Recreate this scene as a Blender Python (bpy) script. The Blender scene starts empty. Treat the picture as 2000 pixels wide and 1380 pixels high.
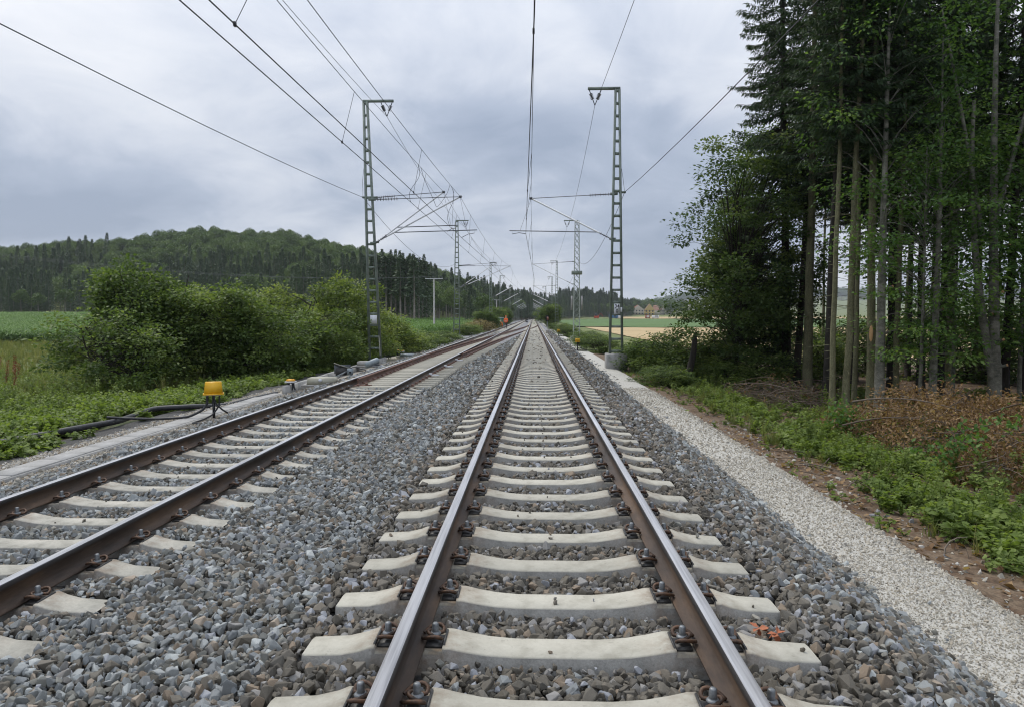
import bpy, bmesh, math, random
import numpy as np
from mathutils import Vector, Matrix
R = math.radians
SC = bpy.context.scene
COL = SC.collection

# ------------------------------------------------------------------ camera
CAM = np.array((-0.1325, 0.0, 1.49))
YAW, PITCH, FPX = R(1.769), R(3.03), 1360.0
cd = bpy.data.cameras.new('camera'); co = bpy.data.objects.new('camera', cd); COL.objects.link(co)
co.location = CAM; co.rotation_euler = (math.pi / 2 - PITCH, 0, YAW)
cd.sensor_width = 36; cd.lens = 36 * FPX / 2000; cd.clip_start = 0.05; cd.clip_end = 12000
SC.camera = co
# ------------------------------------------------------------------ sky, sun, exposure
SUN_EL, SUN_AZ = R(55), R(-42)          # azimuth of the sun, clockwise from +Y
w = bpy.data.worlds.new('World'); SC.world = w; w.use_nodes = True
nt = w.node_tree; nt.nodes.clear(); N = nt.nodes; L = nt.links
def nd(nt_, t, **k):
    n = nt_.nodes.new(t)
    for a, b in k.items(): setattr(n, a, b)
    return n
def mth(nt_, op, a, b=None, c=None):
    n = nd(nt_, 'ShaderNodeMath', operation=op)
    for i, v in enumerate((a, b, c)):
        if v is None: continue
        if isinstance(v, (int, float)): n.inputs[i].default_value = v
        else: nt_.links.new(v, n.inputs[i])
    return n.outputs[0]
def ramp(nt_, fac, stops, interp='LINEAR'):
    n = nd(nt_, 'ShaderNodeValToRGB'); e = n.color_ramp.elements; n.color_ramp.interpolation = interp
    while len(e) < len(stops): e.new(0.5)
    for i, (p, c) in enumerate(stops):
        e[i].position = p; e[i].color = (*c, 1) if len(c) == 3 else c
    if fac is not None: nt_.links.new(fac, n.inputs[0])
    return n.outputs[0]
def mixc(nt_, fac, a, b, mode='MIX'):
    n = nd(nt_, 'ShaderNodeMix', data_type='RGBA', blend_type=mode)
    for i, v in ((0, fac), (6, a), (7, b)):
        if isinstance(v, (int, float)): n.inputs[i].default_value = v
        elif isinstance(v, tuple): n.inputs[i].default_value = (*v, 1)
        else: nt_.links.new(v, n.inputs[i])
    return n.outputs[2]
def noise(nt_, vec, scale, detail=4, rough=0.55, dist=0.0, dim='3D'):
    n = nd(nt_, 'ShaderNodeTexNoise', noise_dimensions=dim)
    n.inputs['Scale'].default_value = scale; n.inputs['Detail'].default_value = detail
    n.inputs['Roughness'].default_value = rough; n.inputs['Distortion'].default_value = dist
    if vec is not None: nt_.links.new(vec, n.inputs['Vector'])
    return n.outputs[0]
sky = nd(nt, 'ShaderNodeTexSky', sky_type='NISHITA'); sky.sun_disc = False
sky.sun_elevation = SUN_EL; sky.sun_rotation = SUN_AZ; sky.air_density = 1.0; sky.dust_density = 2.0
tc = nd(nt, 'ShaderNodeTexCoord'); sp = nd(nt, 'ShaderNodeSeparateXYZ'); L.new(tc.outputs['Generated'], sp.inputs[0])
zz = mth(nt, 'MAXIMUM', sp.outputs[2], 0.0)
den = mth(nt, 'ADD', zz, 0.30)
cb = nd(nt, 'ShaderNodeCombineXYZ')
L.new(mth(nt, 'DIVIDE', sp.outputs[0], den), cb.inputs[0]); L.new(mth(nt, 'DIVIDE', sp.outputs[1], den), cb.inputs[1])
CLOUD_OFF = (20.8, 25.6, 4.5)
mp = nd(nt, 'ShaderNodeMapping'); mp.inputs['Location'].default_value = CLOUD_OFF; L.new(cb.outputs[0], mp.inputs[0])
n1 = noise(nt, mp.outputs[0], 0.85, 4, 0.45, 0.5)
n2 = noise(nt, mp.outputs[0], 3.2, 7, 0.6, 0.5)
mixn = mth(nt, 'ADD', mth(nt, 'MULTIPLY', n1, 0.72), mth(nt, 'MULTIPLY', n2, 0.28))
ccol = ramp(nt, mixn, [(0.36, (2.7, 3.2, 4.15)), (0.445, (3.5, 4.0, 4.95)), (0.51, (4.7, 5.1, 5.9)), (0.57, (5.7, 6.0, 6.6)), (0.66, (6.8, 6.95, 7.3))])
# an overcast sky grows brighter towards the zenith
grad = mth(nt, 'ADD', 1.0, mth(nt, 'MULTIPLY', mth(nt, 'POWER', zz, 2.0), 1.3))
cl2 = nd(nt, 'ShaderNodeVectorMath', operation='SCALE'); L.new(ccol, cl2.inputs[0]); L.new(grad, cl2.inputs['Scale'])
skyc = mixc(nt, 0.95, sky.outputs[0], cl2.outputs[0])
bg = nd(nt, 'ShaderNodeBackground'); bg.inputs[1].default_value = 0.1; L.new(skyc, bg.inputs[0])
wo = nd(nt, 'ShaderNodeOutputWorld'); L.new(bg.outputs[0], wo.inputs[0])
sd = bpy.data.lights.new('sun', 'SUN'); sd.energy = 1.5; sd.angle = R(11); sd.color = (1.0, 0.94, 0.85)
so = bpy.data.objects.new('sun', sd); COL.objects.link(so); so.location = (0, 0, 60)
sdir = Vector((math.sin(SUN_AZ) * math.cos(SUN_EL), math.cos(SUN_AZ) * math.cos(SUN_EL), math.sin(SUN_EL)))
so.rotation_euler = sdir.to_track_quat('Z', 'Y').to_euler()
vs = SC.view_settings; vs.view_transform = 'Standard'; vs.look = 'None'; vs.exposure = 0.32; vs.gamma = 1.0; vs.use_curve_mapping = False
cy = SC.cycles
cy.use_denoising = True; cy.max_bounces = 6; cy.diffuse_bounces = 3; cy.glossy_bounces = 3; cy.transmission_bounces = 4
cy.transparent_max_bounces = 6; cy.volume_bounces = 0; cy.use_adaptive_sampling = True; cy.adaptive_threshold = 0.015
cy.filter_width = 1.15; cy.caustics_reflective = False; cy.caustics_refractive = False

# ------------------------------------------------------------------ helpers
rng = np.random.default_rng(7); random.seed(7)
_f = np.array((-math.sin(YAW) * math.cos(PITCH), math.cos(YAW) * math.cos(PITCH), -math.sin(PITCH)))
_r = np.array((math.cos(YAW), math.sin(YAW), 0.0)); _u = np.cross(_r, _f)
def ray(x, y): return _f + _r * (x - 1000) / FPX - _u * (y - 690) / FPX
def at(x, y, Y):                       # place seen at that spot of the photo, Y metres down the line
    d = ray(x, y); return CAM + d * (Y / d[1])
def on(x, y, z):                       # ... or at height z
    d = ray(x, y); return CAM + d * ((z - CAM[2]) / d[2])
def tag(o, label=None, cat=None, group=None, kind=None):
    if label: o['label'] = label
    if cat: o['category'] = cat
    if group: o['group'] = group
    if kind: o['kind'] = kind
    return o
def empty(name, loc=(0, 0, 0), rz=0.0):
    o = bpy.data.objects.new(name, None); COL.objects.link(o); o.location = loc; o.rotation_euler = (0, 0, rz)
    o.empty_display_size = 0.2; return o
class MB:
    """collects geometry; build() links it as one mesh object"""
    def __init__(s): s.V = []; s.F = []; s.M = []; s.T = []; s.n = 0
    def add(s, V, F, m=0, tint=None):
        V = np.asarray(V, float).reshape(-1, 3); F = np.asarray(F, int)
        s.V.append(V); s.F.append(F + s.n); s.M.append(np.full(len(F), m)); s.n += len(V)
        s.T.append(np.full(len(F), 0.5) if tint is None else np.broadcast_to(np.asarray(tint, float), (len(F),)).copy())
        return s
    def box(s, c, size, m=0, rot=None, taper=1.0):
        c = np.array(c, float); h = np.array(size, float) / 2
        P = np.array([(-1, -1, -1), (1, -1, -1), (1, 1, -1), (-1, 1, -1), (-1, -1, 1), (1, -1, 1), (1, 1, 1), (-1, 1, 1)], float)
        P[4:, :2] *= taper
        P = P * h
        if rot is not None: P = P @ np.array(rot).T
        return s.add(P + c, [(0, 3, 2, 1), (4, 5, 6, 7), (0, 1, 5, 4), (1, 2, 6, 5), (2, 3, 7, 6), (3, 0, 4, 7)], m)
    def tube(s, P, r, n=6, m=0, tint=None, cap=True):
        P = np.asarray(P, float); k = len(P); r = np.broadcast_to(np.asarray(r, float), (k,))
        T = np.gradient(P, axis=0); T /= (np.linalg.norm(T, axis=1, keepdims=True) + 1e-9)
        up = np.array((0, 0, 1.0)) if abs(T[:, 2]).mean() < 0.85 else np.array((1.0, 0, 0))
        A = np.cross(T, up); A /= (np.linalg.norm(A, axis=1, keepdims=True) + 1e-9); B = np.cross(T, A)
        a = np.linspace(0, 2 * math.pi, n, endpoint=False)
        V = P[:, None] + (A[:, None] * np.cos(a)[None, :, None] + B[:, None] * np.sin(a)[None, :, None]) * r[:, None, None]
        i = np.arange(k - 1)[:, None] * n; j = np.arange(n)[None]
        F = np.stack((i + j, i + (j + 1) % n, i + n + (j + 1) % n, i + n + j), -1).reshape(-1, 4)
        s.add(V.reshape(-1, 3), F, m, tint)
        if cap and n in (4, 6, 8):
            b = (k - 1) * n
            for st in (0, b):
                q = [(st, st + t, st + t + 1, st + t + 2) for t in range(1, n - 2, 2)]
                s.F.append(np.array(q) + s.n - len(V.reshape(-1, 3))); s.M.append(np.full(len(q), m)); s.T.append(np.full(len(q), 0.5))
        return s
    def lathe(s, prof, n=12, m=0, c=(0, 0, 0), axis=(0, 0, 1)):
        prof = np.asarray(prof, float); k = len(prof); a = np.linspace(0, 2 * math.pi, n, endpoint=False)
        V = np.stack((prof[:, 0][:, None] * np.cos(a), prof[:, 0][:, None] * np.sin(a), np.repeat(prof[:, 1][:, None], n, 1)), -1).reshape(-1, 3)
        q = Vector((0, 0, 1)).rotation_difference(Vector(axis)).to_matrix(); V = V @ np.array(q).T + np.array(c)
        i = np.arange(k - 1)[:, None] * n; j = np.arange(n)[None]
        F = np.stack((i + j, i + (j + 1) % n, i + n + (j + 1) % n, i + n + j), -1).reshape(-1, 4)
        return s.add(V, F, m)
    def mesh(s, name, mats, smooth=False):
        me = bpy.data.meshes.new(name)
        if s.n == 0: return me
        V = np.concatenate(s.V); me.vertices.add(len(V)); me.vertices.foreach_set('co', V.astype(np.float32).ravel())
        ks = np.concatenate([np.full(len(f), f.shape[1]) for f in s.F if len(f)]); lp = np.concatenate([f.ravel() for f in s.F if len(f)])
        me.loops.add(len(lp)); me.loops.foreach_set('vertex_index', lp.astype(np.int32))
        me.polygons.add(len(ks)); me.polygons.foreach_set('loop_start', (np.cumsum(ks) - ks).astype(np.int32))
        M = np.concatenate(s.M)
        me.polygons.foreach_set('material_index', M.astype(np.int32))
        for m_ in (mats if isinstance(mats, (list, tuple)) else [mats]): me.materials.append(m_)
        at_ = me.attributes.new('tint', 'FLOAT', 'FACE'); at_.data.foreach_set('value', np.concatenate(s.T).astype(np.float32))
        if smooth: me.polygons.foreach_set('use_smooth', np.ones(len(ks), bool))
        me.update(calc_edges=True); me.validate()
        return me
    def build(s, name, mats, parent=None, smooth=False):
        return link(name, s.mesh(name, mats, smooth), parent)
def link(name, me, parent=None, loc=None):
    o = bpy.data.objects.new(name, me); COL.objects.link(o)
    if parent is not None: o.parent = parent
    if loc is not None: o.location = loc
    return o
def copy_tree(o, parent=None):
    c = o.copy(); COL.objects.link(c); c.parent = parent
    for ch in list(o.children): copy_tree(ch, c)
    return c
def bevel(o, wd=0.01, seg=2):
    bm = bmesh.new(); bm.from_mesh(o.data); bmesh.ops.remove_doubles(bm, verts=bm.verts, dist=1e-5)
    bmesh.ops.bevel(bm, geom=list(bm.edges), offset=wd, segments=seg, affect='EDGES', clamp_overlap=True)
    bm.to_mesh(o.data); bm.free(); return o
def rotz(a): c, s = math.cos(a), math.sin(a); return np.array(((c, -s, 0), (s, c, 0), (0, 0, 1.0)))
def rot_from(dirv):
    return np.array(Vector((0, 0, 1)).rotation_difference(Vector(dirv)).to_matrix())
def smooth(a, b, x):
    t = np.clip((np.asarray(x, float) - a) / (b - a), 0, 1); return t * t * (3 - 2 * t)
def vnoise(x, y, seed=0):
    """smooth value noise"""
    x = np.asarray(x, float); y = np.asarray(y, float)
    def h(i, j): v = np.sin(i * 127.1 + j * 311.7 + seed * 74.7) * 43758.5453; return v - np.floor(v)
    i, j = np.floor(x), np.floor(y); u, v = x - i, y - j; u = u * u * (3 - 2 * u); v = v * v * (3 - 2 * v)
    return (h(i, j) * (1 - u) + h(i + 1, j) * u) * (1 - v) + (h(i, j + 1) * (1 - u) + h(i + 1, j + 1) * u) * v

# ------------------------------------------------------------------ materials
def material(name, stops, scale=4.0, rough=0.8, bump=0.0, bscale=None, metal=0.0, detail=5, coords='Object', stretch=None, spec=0.4, rand=0.0, fine=0.0):
    m = bpy.data.materials.new(name); m.use_nodes = True; t = m.node_tree
    b = t.nodes['Principled BSDF']; b.inputs['Roughness'].default_value = rough; b.inputs['Metallic'].default_value = metal
    b.inputs['Specular IOR Level'].default_value = spec
    c = nd(t, 'ShaderNodeTexCoord'); v = c.outputs[coords]
    if stretch:
        mpn = nd(t, 'ShaderNodeMapping'); mpn.inputs['Scale'].default_value = stretch; t.links.new(v, mpn.inputs[0]); v = mpn.outputs[0]
    nz = noise(t, v, scale, detail, 0.6)
    if rand:
        oi = nd(t, 'ShaderNodeObjectInfo'); nz = mth(t, 'ADD', mth(t, 'MULTIPLY', nz, 1 - rand), mth(t, 'MULTIPLY', oi.outputs['Random'], rand))
    if len(stops) > 1:
        n = len(stops); st = [(0.32 + 0.36 * i / (n - 1) if not rand else 0.2 + 0.6 * i / (n - 1), s_) for i, s_ in enumerate(stops)] if not isinstance(stops[0][1], tuple) else stops
        col = ramp(t, nz, st)
    else: col = None
    if fine and col is not None:
        f2 = noise(t, v, scale * 9, 3, 0.7)
        g = ramp(t, f2, [(0.3, (1 - fine,) * 3), (0.7, (1 + fine,) * 3)])
        col = mixc(t, 1.0, col, g, 'MULTIPLY')
    if col is not None: t.links.new(col, b.inputs['Base Color'])
    else: b.inputs['Base Color'].default_value = (*stops[0], 1)
    if bump:
        bn = nd(t, 'ShaderNodeBump'); bn.inputs['Strength'].default_value = bump; bn.inputs['Distance'].default_value = 0.02
        t.links.new(noise(t, v, bscale or scale * 4, 5, 0.65), bn.inputs['Height']); t.links.new(bn.outputs[0], b.inputs['Normal'])
    return m
def leaf_material(name, c0, c1, c2, trans=0.35, rand=0.25, rough=0.55, spec=0.25):
    m = bpy.data.materials.new(name); m.use_nodes = True; t = m.node_tree; b = t.nodes['Principled BSDF']
    a = nd(t, 'ShaderNodeAttribute', attribute_name='tint'); oi = nd(t, 'ShaderNodeObjectInfo')
    f = mth(t, 'ADD', mth(t, 'MULTIPLY', a.outputs['Fac'], 1 - rand), mth(t, 'MULTIPLY', oi.outputs['Random'], rand))
    col = ramp(t, f, [(0.05, c0), (0.5, c1), (0.95, c2)])
    t.links.new(col, b.inputs['Base Color']); b.inputs['Roughness'].default_value = rough; b.inputs['Specular IOR Level'].default_value = spec
    tr = nd(t, 'ShaderNodeBsdfTranslucent'); t.links.new(mixc(t, 1.0, col, (1.2, 1.25, 0.6), 'MULTIPLY'), tr.inputs[0])
    mx = nd(t, 'ShaderNodeMixShader'); mx.inputs[0].default_value = trans
    t.links.new(b.outputs[0], mx.inputs[1]); t.links.new(tr.outputs[0], mx.inputs[2]); t.links.new(mx.outputs[0], t.nodes['Material Output'].inputs[0])
    return m
M = {}
M['concrete'] = material('concrete', [(0.33, 0.312, 0.255), (0.42, 0.40, 0.335), (0.47, 0.45, 0.38)], 7, 0.85, 0.12, 60, fine=0.05)
M['concrete_old'] = material('concrete_old', [(0.26, 0.248, 0.21), (0.385, 0.37, 0.318), (0.46, 0.435, 0.375)], 5, 0.9, 0.2, 45, fine=0.10)
M['concrete_side'] = material('concrete_side', [(0.22, 0.215, 0.195), (0.30, 0.29, 0.265), (0.35, 0.34, 0.31)], 9, 0.9, 0.25, 60, fine=0.15)  # formed sides greyer than tops; some of their shade is put into this colour
M['concrete_grey'] = material('concrete_grey', [(0.24, 0.235, 0.22), (0.33, 0.325, 0.31), (0.39, 0.385, 0.37)], 3, 0.9, 0.2, 40, fine=0.08)
def stain(m, amt=.75):
    # rust and brake dust beside the rails, a few scuffs, and each casting a little different
    t = m.node_tree; b = t.nodes['Principled BSDF']; src = b.inputs['Base Color'].links[0].from_socket
    c = nd(t, 'ShaderNodeTexCoord'); s_ = nd(t, 'ShaderNodeSeparateXYZ'); t.links.new(c.outputs['Object'], s_.inputs[0]); oi = nd(t, 'ShaderNodeObjectInfo')
    d = mth(t, 'ABSOLUTE', mth(t, 'SUBTRACT', mth(t, 'ABSOLUTE', s_.outputs[0]), .7535)); vec = nd(t, 'ShaderNodeVectorMath', operation='ADD'); t.links.new(c.outputs['Object'], vec.inputs[0]); t.links.new(oi.outputs['Location'], vec.inputs[1])
    f = mth(t, 'MULTIPLY', ramp(t, d, [(.15, (1, 1, 1)), (.36, (0, 0, 0))]), ramp(t, noise(t, vec.outputs[0], 9, 5, .7), [(.38, (0, 0, 0)), (.66, (amt,) * 3)]))
    col = mixc(t, f, src, (.20, .13, .08)); sc = ramp(t, noise(t, vec.outputs[0], 26, 4, .75), [(.60, (1, 1, 1)), (.72, (.72, .71, .70))]); col = mixc(t, 1.0, col, sc, 'MULTIPLY')
    v = nd(t, 'ShaderNodeVectorMath', operation='SCALE'); t.links.new(col, v.inputs[0]); t.links.new(mth(t, 'ADD', .86, mth(t, 'MULTIPLY', oi.outputs['Random'], .2)), v.inputs['Scale']); t.links.new(v.outputs[0], b.inputs['Base Color'])
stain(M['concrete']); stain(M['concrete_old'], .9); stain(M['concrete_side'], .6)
M['rail_rust'] = material('rail_rust', [(0.035, 0.026, 0.021), (0.075, 0.051, 0.036), (0.13, 0.082, 0.05)], 5, 0.62, 0.15, 70, stretch=(1, 0.25, 1), fine=0.2)
M['rail_red'] = material('rail_red', [(0.09, 0.045, 0.032), (0.15, 0.075, 0.052), (0.2, 0.11, 0.08)], 5, 0.65, 0.15, 70, stretch=(1, 0.25, 1), fine=0.2)
M['rail_steel'] = material('rail_steel', [(0.42, 0.42, 0.44), (0.62, 0.62, 0.64), (0.75, 0.75, 0.77)], 60, 0.3, 0.0, metal=0.45, stretch=(1, 0.02, 1))
M['rail_edge'] = material('rail_edge', [(0.03, 0.029, 0.03), (0.06, 0.055, 0.055)], 20, 0.5, 0.0, metal=0.3, stretch=(1, 0.1, 1))
M['clip'] = material('clip', [(0.03, 0.023, 0.02), (0.075, 0.045, 0.03), (0.13, 0.07, 0.04)], 30, 0.6, metal=0.25)
M['screw'] = material('screw', [(0.13, 0.14, 0.145), (0.24, 0.25, 0.26)], 40, 0.5, metal=0.5)
M['plate_black'] = material('plate_black', [(0.03, 0.03, 0.031), (0.055, 0.053, 0.05)], 30, 0.5)
def stone_material(name, cols, speck=0.3, scale=45):
    m = bpy.data.materials.new(name); m.use_nodes = True; t = m.node_tree; b = t.nodes['Principled BSDF']
    oi = nd(t, 'ShaderNodeObjectInfo'); c = nd(t, 'ShaderNodeTexCoord')
    n = len(cols); base = ramp(t, oi.outputs['Random'], [(i / n, c_) for i, c_ in enumerate(cols)], 'CONSTANT')
    vec = nd(t, 'ShaderNodeVectorMath', operation='ADD'); t.links.new(c.outputs['Object'], vec.inputs[0]); t.links.new(oi.outputs['Location'], vec.inputs[1])
    g = ramp(t, noise(t, vec.outputs[0], scale, 4, 0.75), [(0.32, (1 - speck,) * 3), (0.68, (1 + speck,) * 3)])
    t.links.new(mixc(t, 1.0, base, g, 'MULTIPLY'), b.inputs['Base Color']); b.inputs['Roughness'].default_value = 0.85; b.inputs['Specular IOR Level'].default_value = 0.3
    bn = nd(t, 'ShaderNodeBump'); bn.inputs['Strength'].default_value = 0.3; bn.inputs['Distance'].default_value = 0.01
    t.links.new(noise(t, vec.outputs[0], scale * 1.5, 4, 0.7), bn.inputs['Height']); t.links.new(bn.outputs[0], b.inputs['Normal'])
    return m
_gb = [(0.184, 0.193, 0.194), (0.252, 0.262, 0.258), (0.145, 0.148, 0.138), (0.33, 0.35, 0.346), (0.218, 0.217, 0.194), (0.272, 0.284, 0.281), (0.175, 0.172, 0.152), (0.233, 0.246, 0.244), (0.281, 0.268, 0.23), (0.407, 0.426, 0.414), (0.199, 0.212, 0.217), (0.165, 0.161, 0.14), (0.31, 0.323, 0.318), (0.223, 0.231, 0.23), (0.33, 0.276, 0.217), (0.204, 0.214, 0.212), (0.262, 0.276, 0.276)]
M['stone'] = stone_material('ballast_stone', _gb)
_db = [(0.12, 0.108, 0.088), (0.16, 0.145, 0.12), (0.10, 0.093, 0.08), (0.20, 0.19, 0.175), (0.14, 0.125, 0.10), (0.18, 0.165, 0.14), (0.31, 0.32, 0.34), (0.125, 0.112, 0.09), (0.24, 0.19, 0.14), (0.15, 0.135, 0.11), (0.17, 0.15, 0.12), (0.14, 0.128, 0.106), (0.11, 0.1, 0.085), (0.27, 0.26, 0.245)]
M['stone_dark'] = stone_material('ballast_stone_brown', _db)
M['chip'] = stone_material('limestone_chip', [(0.40, 0.365, 0.30), (0.48, 0.445, 0.375), (0.35, 0.32, 0.265), (0.44, 0.41, 0.345), (0.53, 0.50, 0.435), (0.38, 0.335, 0.265), (0.46, 0.42, 0.345), (0.31, 0.29, 0.255)], 0.18, 80)
M['chip_tan'] = stone_material('tan_chip', [(0.36, 0.33, 0.27), (0.45, 0.42, 0.36), (0.28, 0.26, 0.22), (0.40, 0.36, 0.29), (0.50, 0.48, 0.44), (0.31, 0.25, 0.18), (0.24, 0.24, 0.24)], 0.2, 80)
M['bed'] = material('ballast_far', [(0.09, 0.09, 0.092), (0.20, 0.20, 0.205), (0.32, 0.325, 0.335)], 22, 0.95, 0.9, 26, fine=0.4)
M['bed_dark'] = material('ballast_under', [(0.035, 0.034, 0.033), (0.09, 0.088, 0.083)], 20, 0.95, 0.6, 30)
M['path'] = material('path_gravel', [(0.36, 0.345, 0.30), (0.46, 0.445, 0.40), (0.54, 0.525, 0.48)], 30, 0.95, 0.6, 50, fine=0.25)
M['tan_ground'] = material('tan_ground', [(0.2, 0.18, 0.14), (0.33, 0.3, 0.25), (0.42, 0.39, 0.33)], 18, 0.95, 0.6, 40, fine=0.3)
M['soil'] = material('soil_and_grass', [(0.035, 0.05, 0.02), (0.06, 0.075, 0.03), (0.085, 0.062, 0.04), (0.06, 0.085, 0.028)], 0.9, 0.95, 0.6, 9, fine=0.45)
M['forest_soil'] = material('forest_soil', [(0.07, 0.045, 0.027), (0.11, 0.07, 0.042), (0.16, 0.115, 0.075), (0.085, 0.055, 0.033)], 3.2, 0.95, 0.7, 22, fine=0.45)
M['grassland'] = material('grassland', [(0.08, 0.11, 0.032), (0.13, 0.155, 0.046), (0.18, 0.19, 0.068)], 0.3, 0.95, 0.5, 5, fine=0.3)
M['wheat'] = material('wheat', [(0.34, 0.25, 0.125), (0.42, 0.315, 0.165), (0.47, 0.36, 0.2)], 0.12, 0.95, 0.5, 3, stretch=(0.25, 1, 1), fine=0.12)
M['crop'] = material('green_crop', [(0.06, 0.115, 0.028), (0.08, 0.145, 0.036), (0.10, 0.17, 0.045)], 0.1, 0.95, 0.5, 2, stretch=(0.15, 1.6, 1), fine=0.15)
M['corn_ground'] = material('corn_ground', [(0.045, 0.095, 0.022), (0.07, 0.135, 0.03), (0.09, 0.16, 0.038)], 0.25, 0.95, 0.8, 2.5, fine=0.3)
M['steel_green'] = material('mast_paint', [(0.12, 0.145, 0.125), (0.175, 0.21, 0.18), (0.22, 0.26, 0.225)], 3, 0.6, 0.05, 30, fine=0.1)
M['galv'] = material('galvanised', [(0.58, 0.59, 0.60), (0.70, 0.71, 0.72)], 8, 0.5, metal=0.0)
M['galv_dark'] = material('galvanised_dark', [(0.08, 0.09, 0.10), (0.14, 0.15, 0.165)], 8, 0.5, metal=0.35)
M['wire'] = material('wire', [(0.045, 0.045, 0.05)], 1, 0.5, metal=0.3)
M['wire_pale'] = material('wire_pale', [(0.16, 0.165, 0.175)], 1, 0.5, metal=0.3)
M['insul'] = material('insulator', [(0.10, 0.10, 0.11), (0.16, 0.16, 0.175)], 10, 0.3)
M['white'] = material('white_plate', [(0.66, 0.67, 0.70), (0.76, 0.77, 0.80)], 3, 0.5)
M['black'] = material('black_paint', [(0.012, 0.012, 0.013)], 1, 0.5)
M['yellow'] = material('yellow_plastic', [(0.66, 0.36, 0.012), (0.76, 0.43, 0.018)], 4, 0.42, 0.03, 30)
M['orange_lid'] = material('orange_lid', [(0.70, 0.30, 0.02), (0.78, 0.40, 0.03)], 4, 0.45)
M['rubber'] = material('rubber', [(0.014, 0.015, 0.017), (0.03, 0.032, 0.036)], 10, 0.5)
M['beige'] = material('beige_box', [(0.33, 0.32, 0.255), (0.40, 0.385, 0.31)], 5, 0.6, 0.04, 40)
M['bluegrey'] = material('bluegrey_steel', [(0.23, 0.27, 0.29), (0.33, 0.37, 0.39)], 6, 0.5, metal=0.2)
M['hivis'] = material('orange_workwear', [(0.78, 0.13, 0.03), (0.88, 0.17, 0.04)], 9, 0.7)
M['hired'] = material('red_workwear', [(0.75, 0.06, 0.02), (0.85, 0.09, 0.03)], 9, 0.7)
M['trousers'] = material('dark_trousers', [(0.03, 0.022, 0.024), (0.05, 0.035, 0.035)], 9, 0.8)
M['skin'] = material('skin', [(0.5, 0.3, 0.21)], 1, 0.6)
M['tape'] = material('reflective_tape', [(0.7, 0.72, 0.7)], 1, 0.4)
M['bark_spruce'] = material('bark_spruce', [(0.05, 0.046, 0.03), (0.14, 0.135, 0.075), (0.25, 0.24, 0.135)], 5.0, 0.9, 1.0, 20, stretch=(1, 1, 0.4), rand=0.3, fine=0.4)
M['bark_dark'] = material('bark_dark', [(0.02, 0.018, 0.015), (0.05, 0.043, 0.035)], 4, 0.95, 0.5, 24, stretch=(1, 1, 0.3), fine=0.25)
M['bark_beech'] = material('bark_beech', [(0.075, 0.078, 0.06), (0.165, 0.16, 0.13), (0.25, 0.24, 0.20)], 3.5, 0.8, 0.5, 14, stretch=(1, 1, 1.6), fine=0.35)
M['bark_far'] = material('bark_far', [(0.17, 0.15, 0.13), (0.26, 0.23, 0.20)], 2, 0.9)
M['cutwood'] = material('cut_wood', [(0.44, 0.25, 0.11), (0.58, 0.37, 0.19)], 20, 0.8)
M['twig'] = material('dry_twig', [(0.06, 0.043, 0.03), (0.13, 0.10, 0.075), (0.2, 0.165, 0.13)], 6, 0.9, rand=0.4)
M['needles'] = leaf_material('spruce_needles', (0.026, 0.048, 0.024), (0.050, 0.088, 0.040), (0.098, 0.14, 0.058), 0.18, 0.15, 0.6)
M['leaf_maple'] = leaf_material('maple_leaf', (0.04, 0.075, 0.026), (0.085, 0.135, 0.042), (0.19, 0.235, 0.08), 0.38)
M['leaf_beech'] = leaf_material('beech_leaf', (0.05, 0.10, 0.03), (0.10, 0.19, 0.05), (0.22, 0.33, 0.09), 0.45)
M['leaf_bush'] = leaf_material('bush_leaf', (0.055, 0.088, 0.027), (0.112, 0.172, 0.05), (0.245, 0.305, 0.095), 0.42)
M['leaf_bush2'] = leaf_material('bush_leaf_pale', (0.07, 0.108, 0.03), (0.14, 0.20, 0.054), (0.28, 0.33, 0.105), 0.42)
M['leaf_straw'] = leaf_material('straw_leaf', (0.16, 0.13, 0.06), (0.25, 0.2, 0.10), (0.34, 0.28, 0.16), 0.3)
M['leaf_weed'] = leaf_material('weed_leaf', (0.085, 0.125, 0.03), (0.16, 0.225, 0.055), (0.28, 0.35, 0.10), 0.45, 0.45)
M['leaf_grass'] = leaf_material('grass_blade', (0.075, 0.105, 0.028), (0.15, 0.175, 0.055), (0.32, 0.29, 0.13), 0.4, 0.5)
M['leaf_corn'] = leaf_material('corn_leaf', (0.045, 0.10, 0.02), (0.08, 0.165, 0.034), (0.15, 0.26, 0.06), 0.4, 0.3)
M['leaf_dry'] = leaf_material('dry_leaf', (0.11, 0.062, 0.034), (0.24, 0.15, 0.08), (0.44, 0.31, 0.17), 0.3, 0.2, 0.8)
M['leaf_red'] = leaf_material('dock_seed', (0.14, 0.045, 0.025), (0.22, 0.075, 0.04), (0.3, 0.11, 0.06), 0.2)
M['far_spruce'] = leaf_material('far_spruce', (0.034, 0.06, 0.03), (0.06, 0.098, 0.046), (0.10, 0.145, 0.064), 0.15, 0.5)
M['far_leaf'] = leaf_material('far_leaf', (0.06, 0.10, 0.036), (0.105, 0.16, 0.054), (0.165, 0.225, 0.076), 0.2, 0.55)

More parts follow.
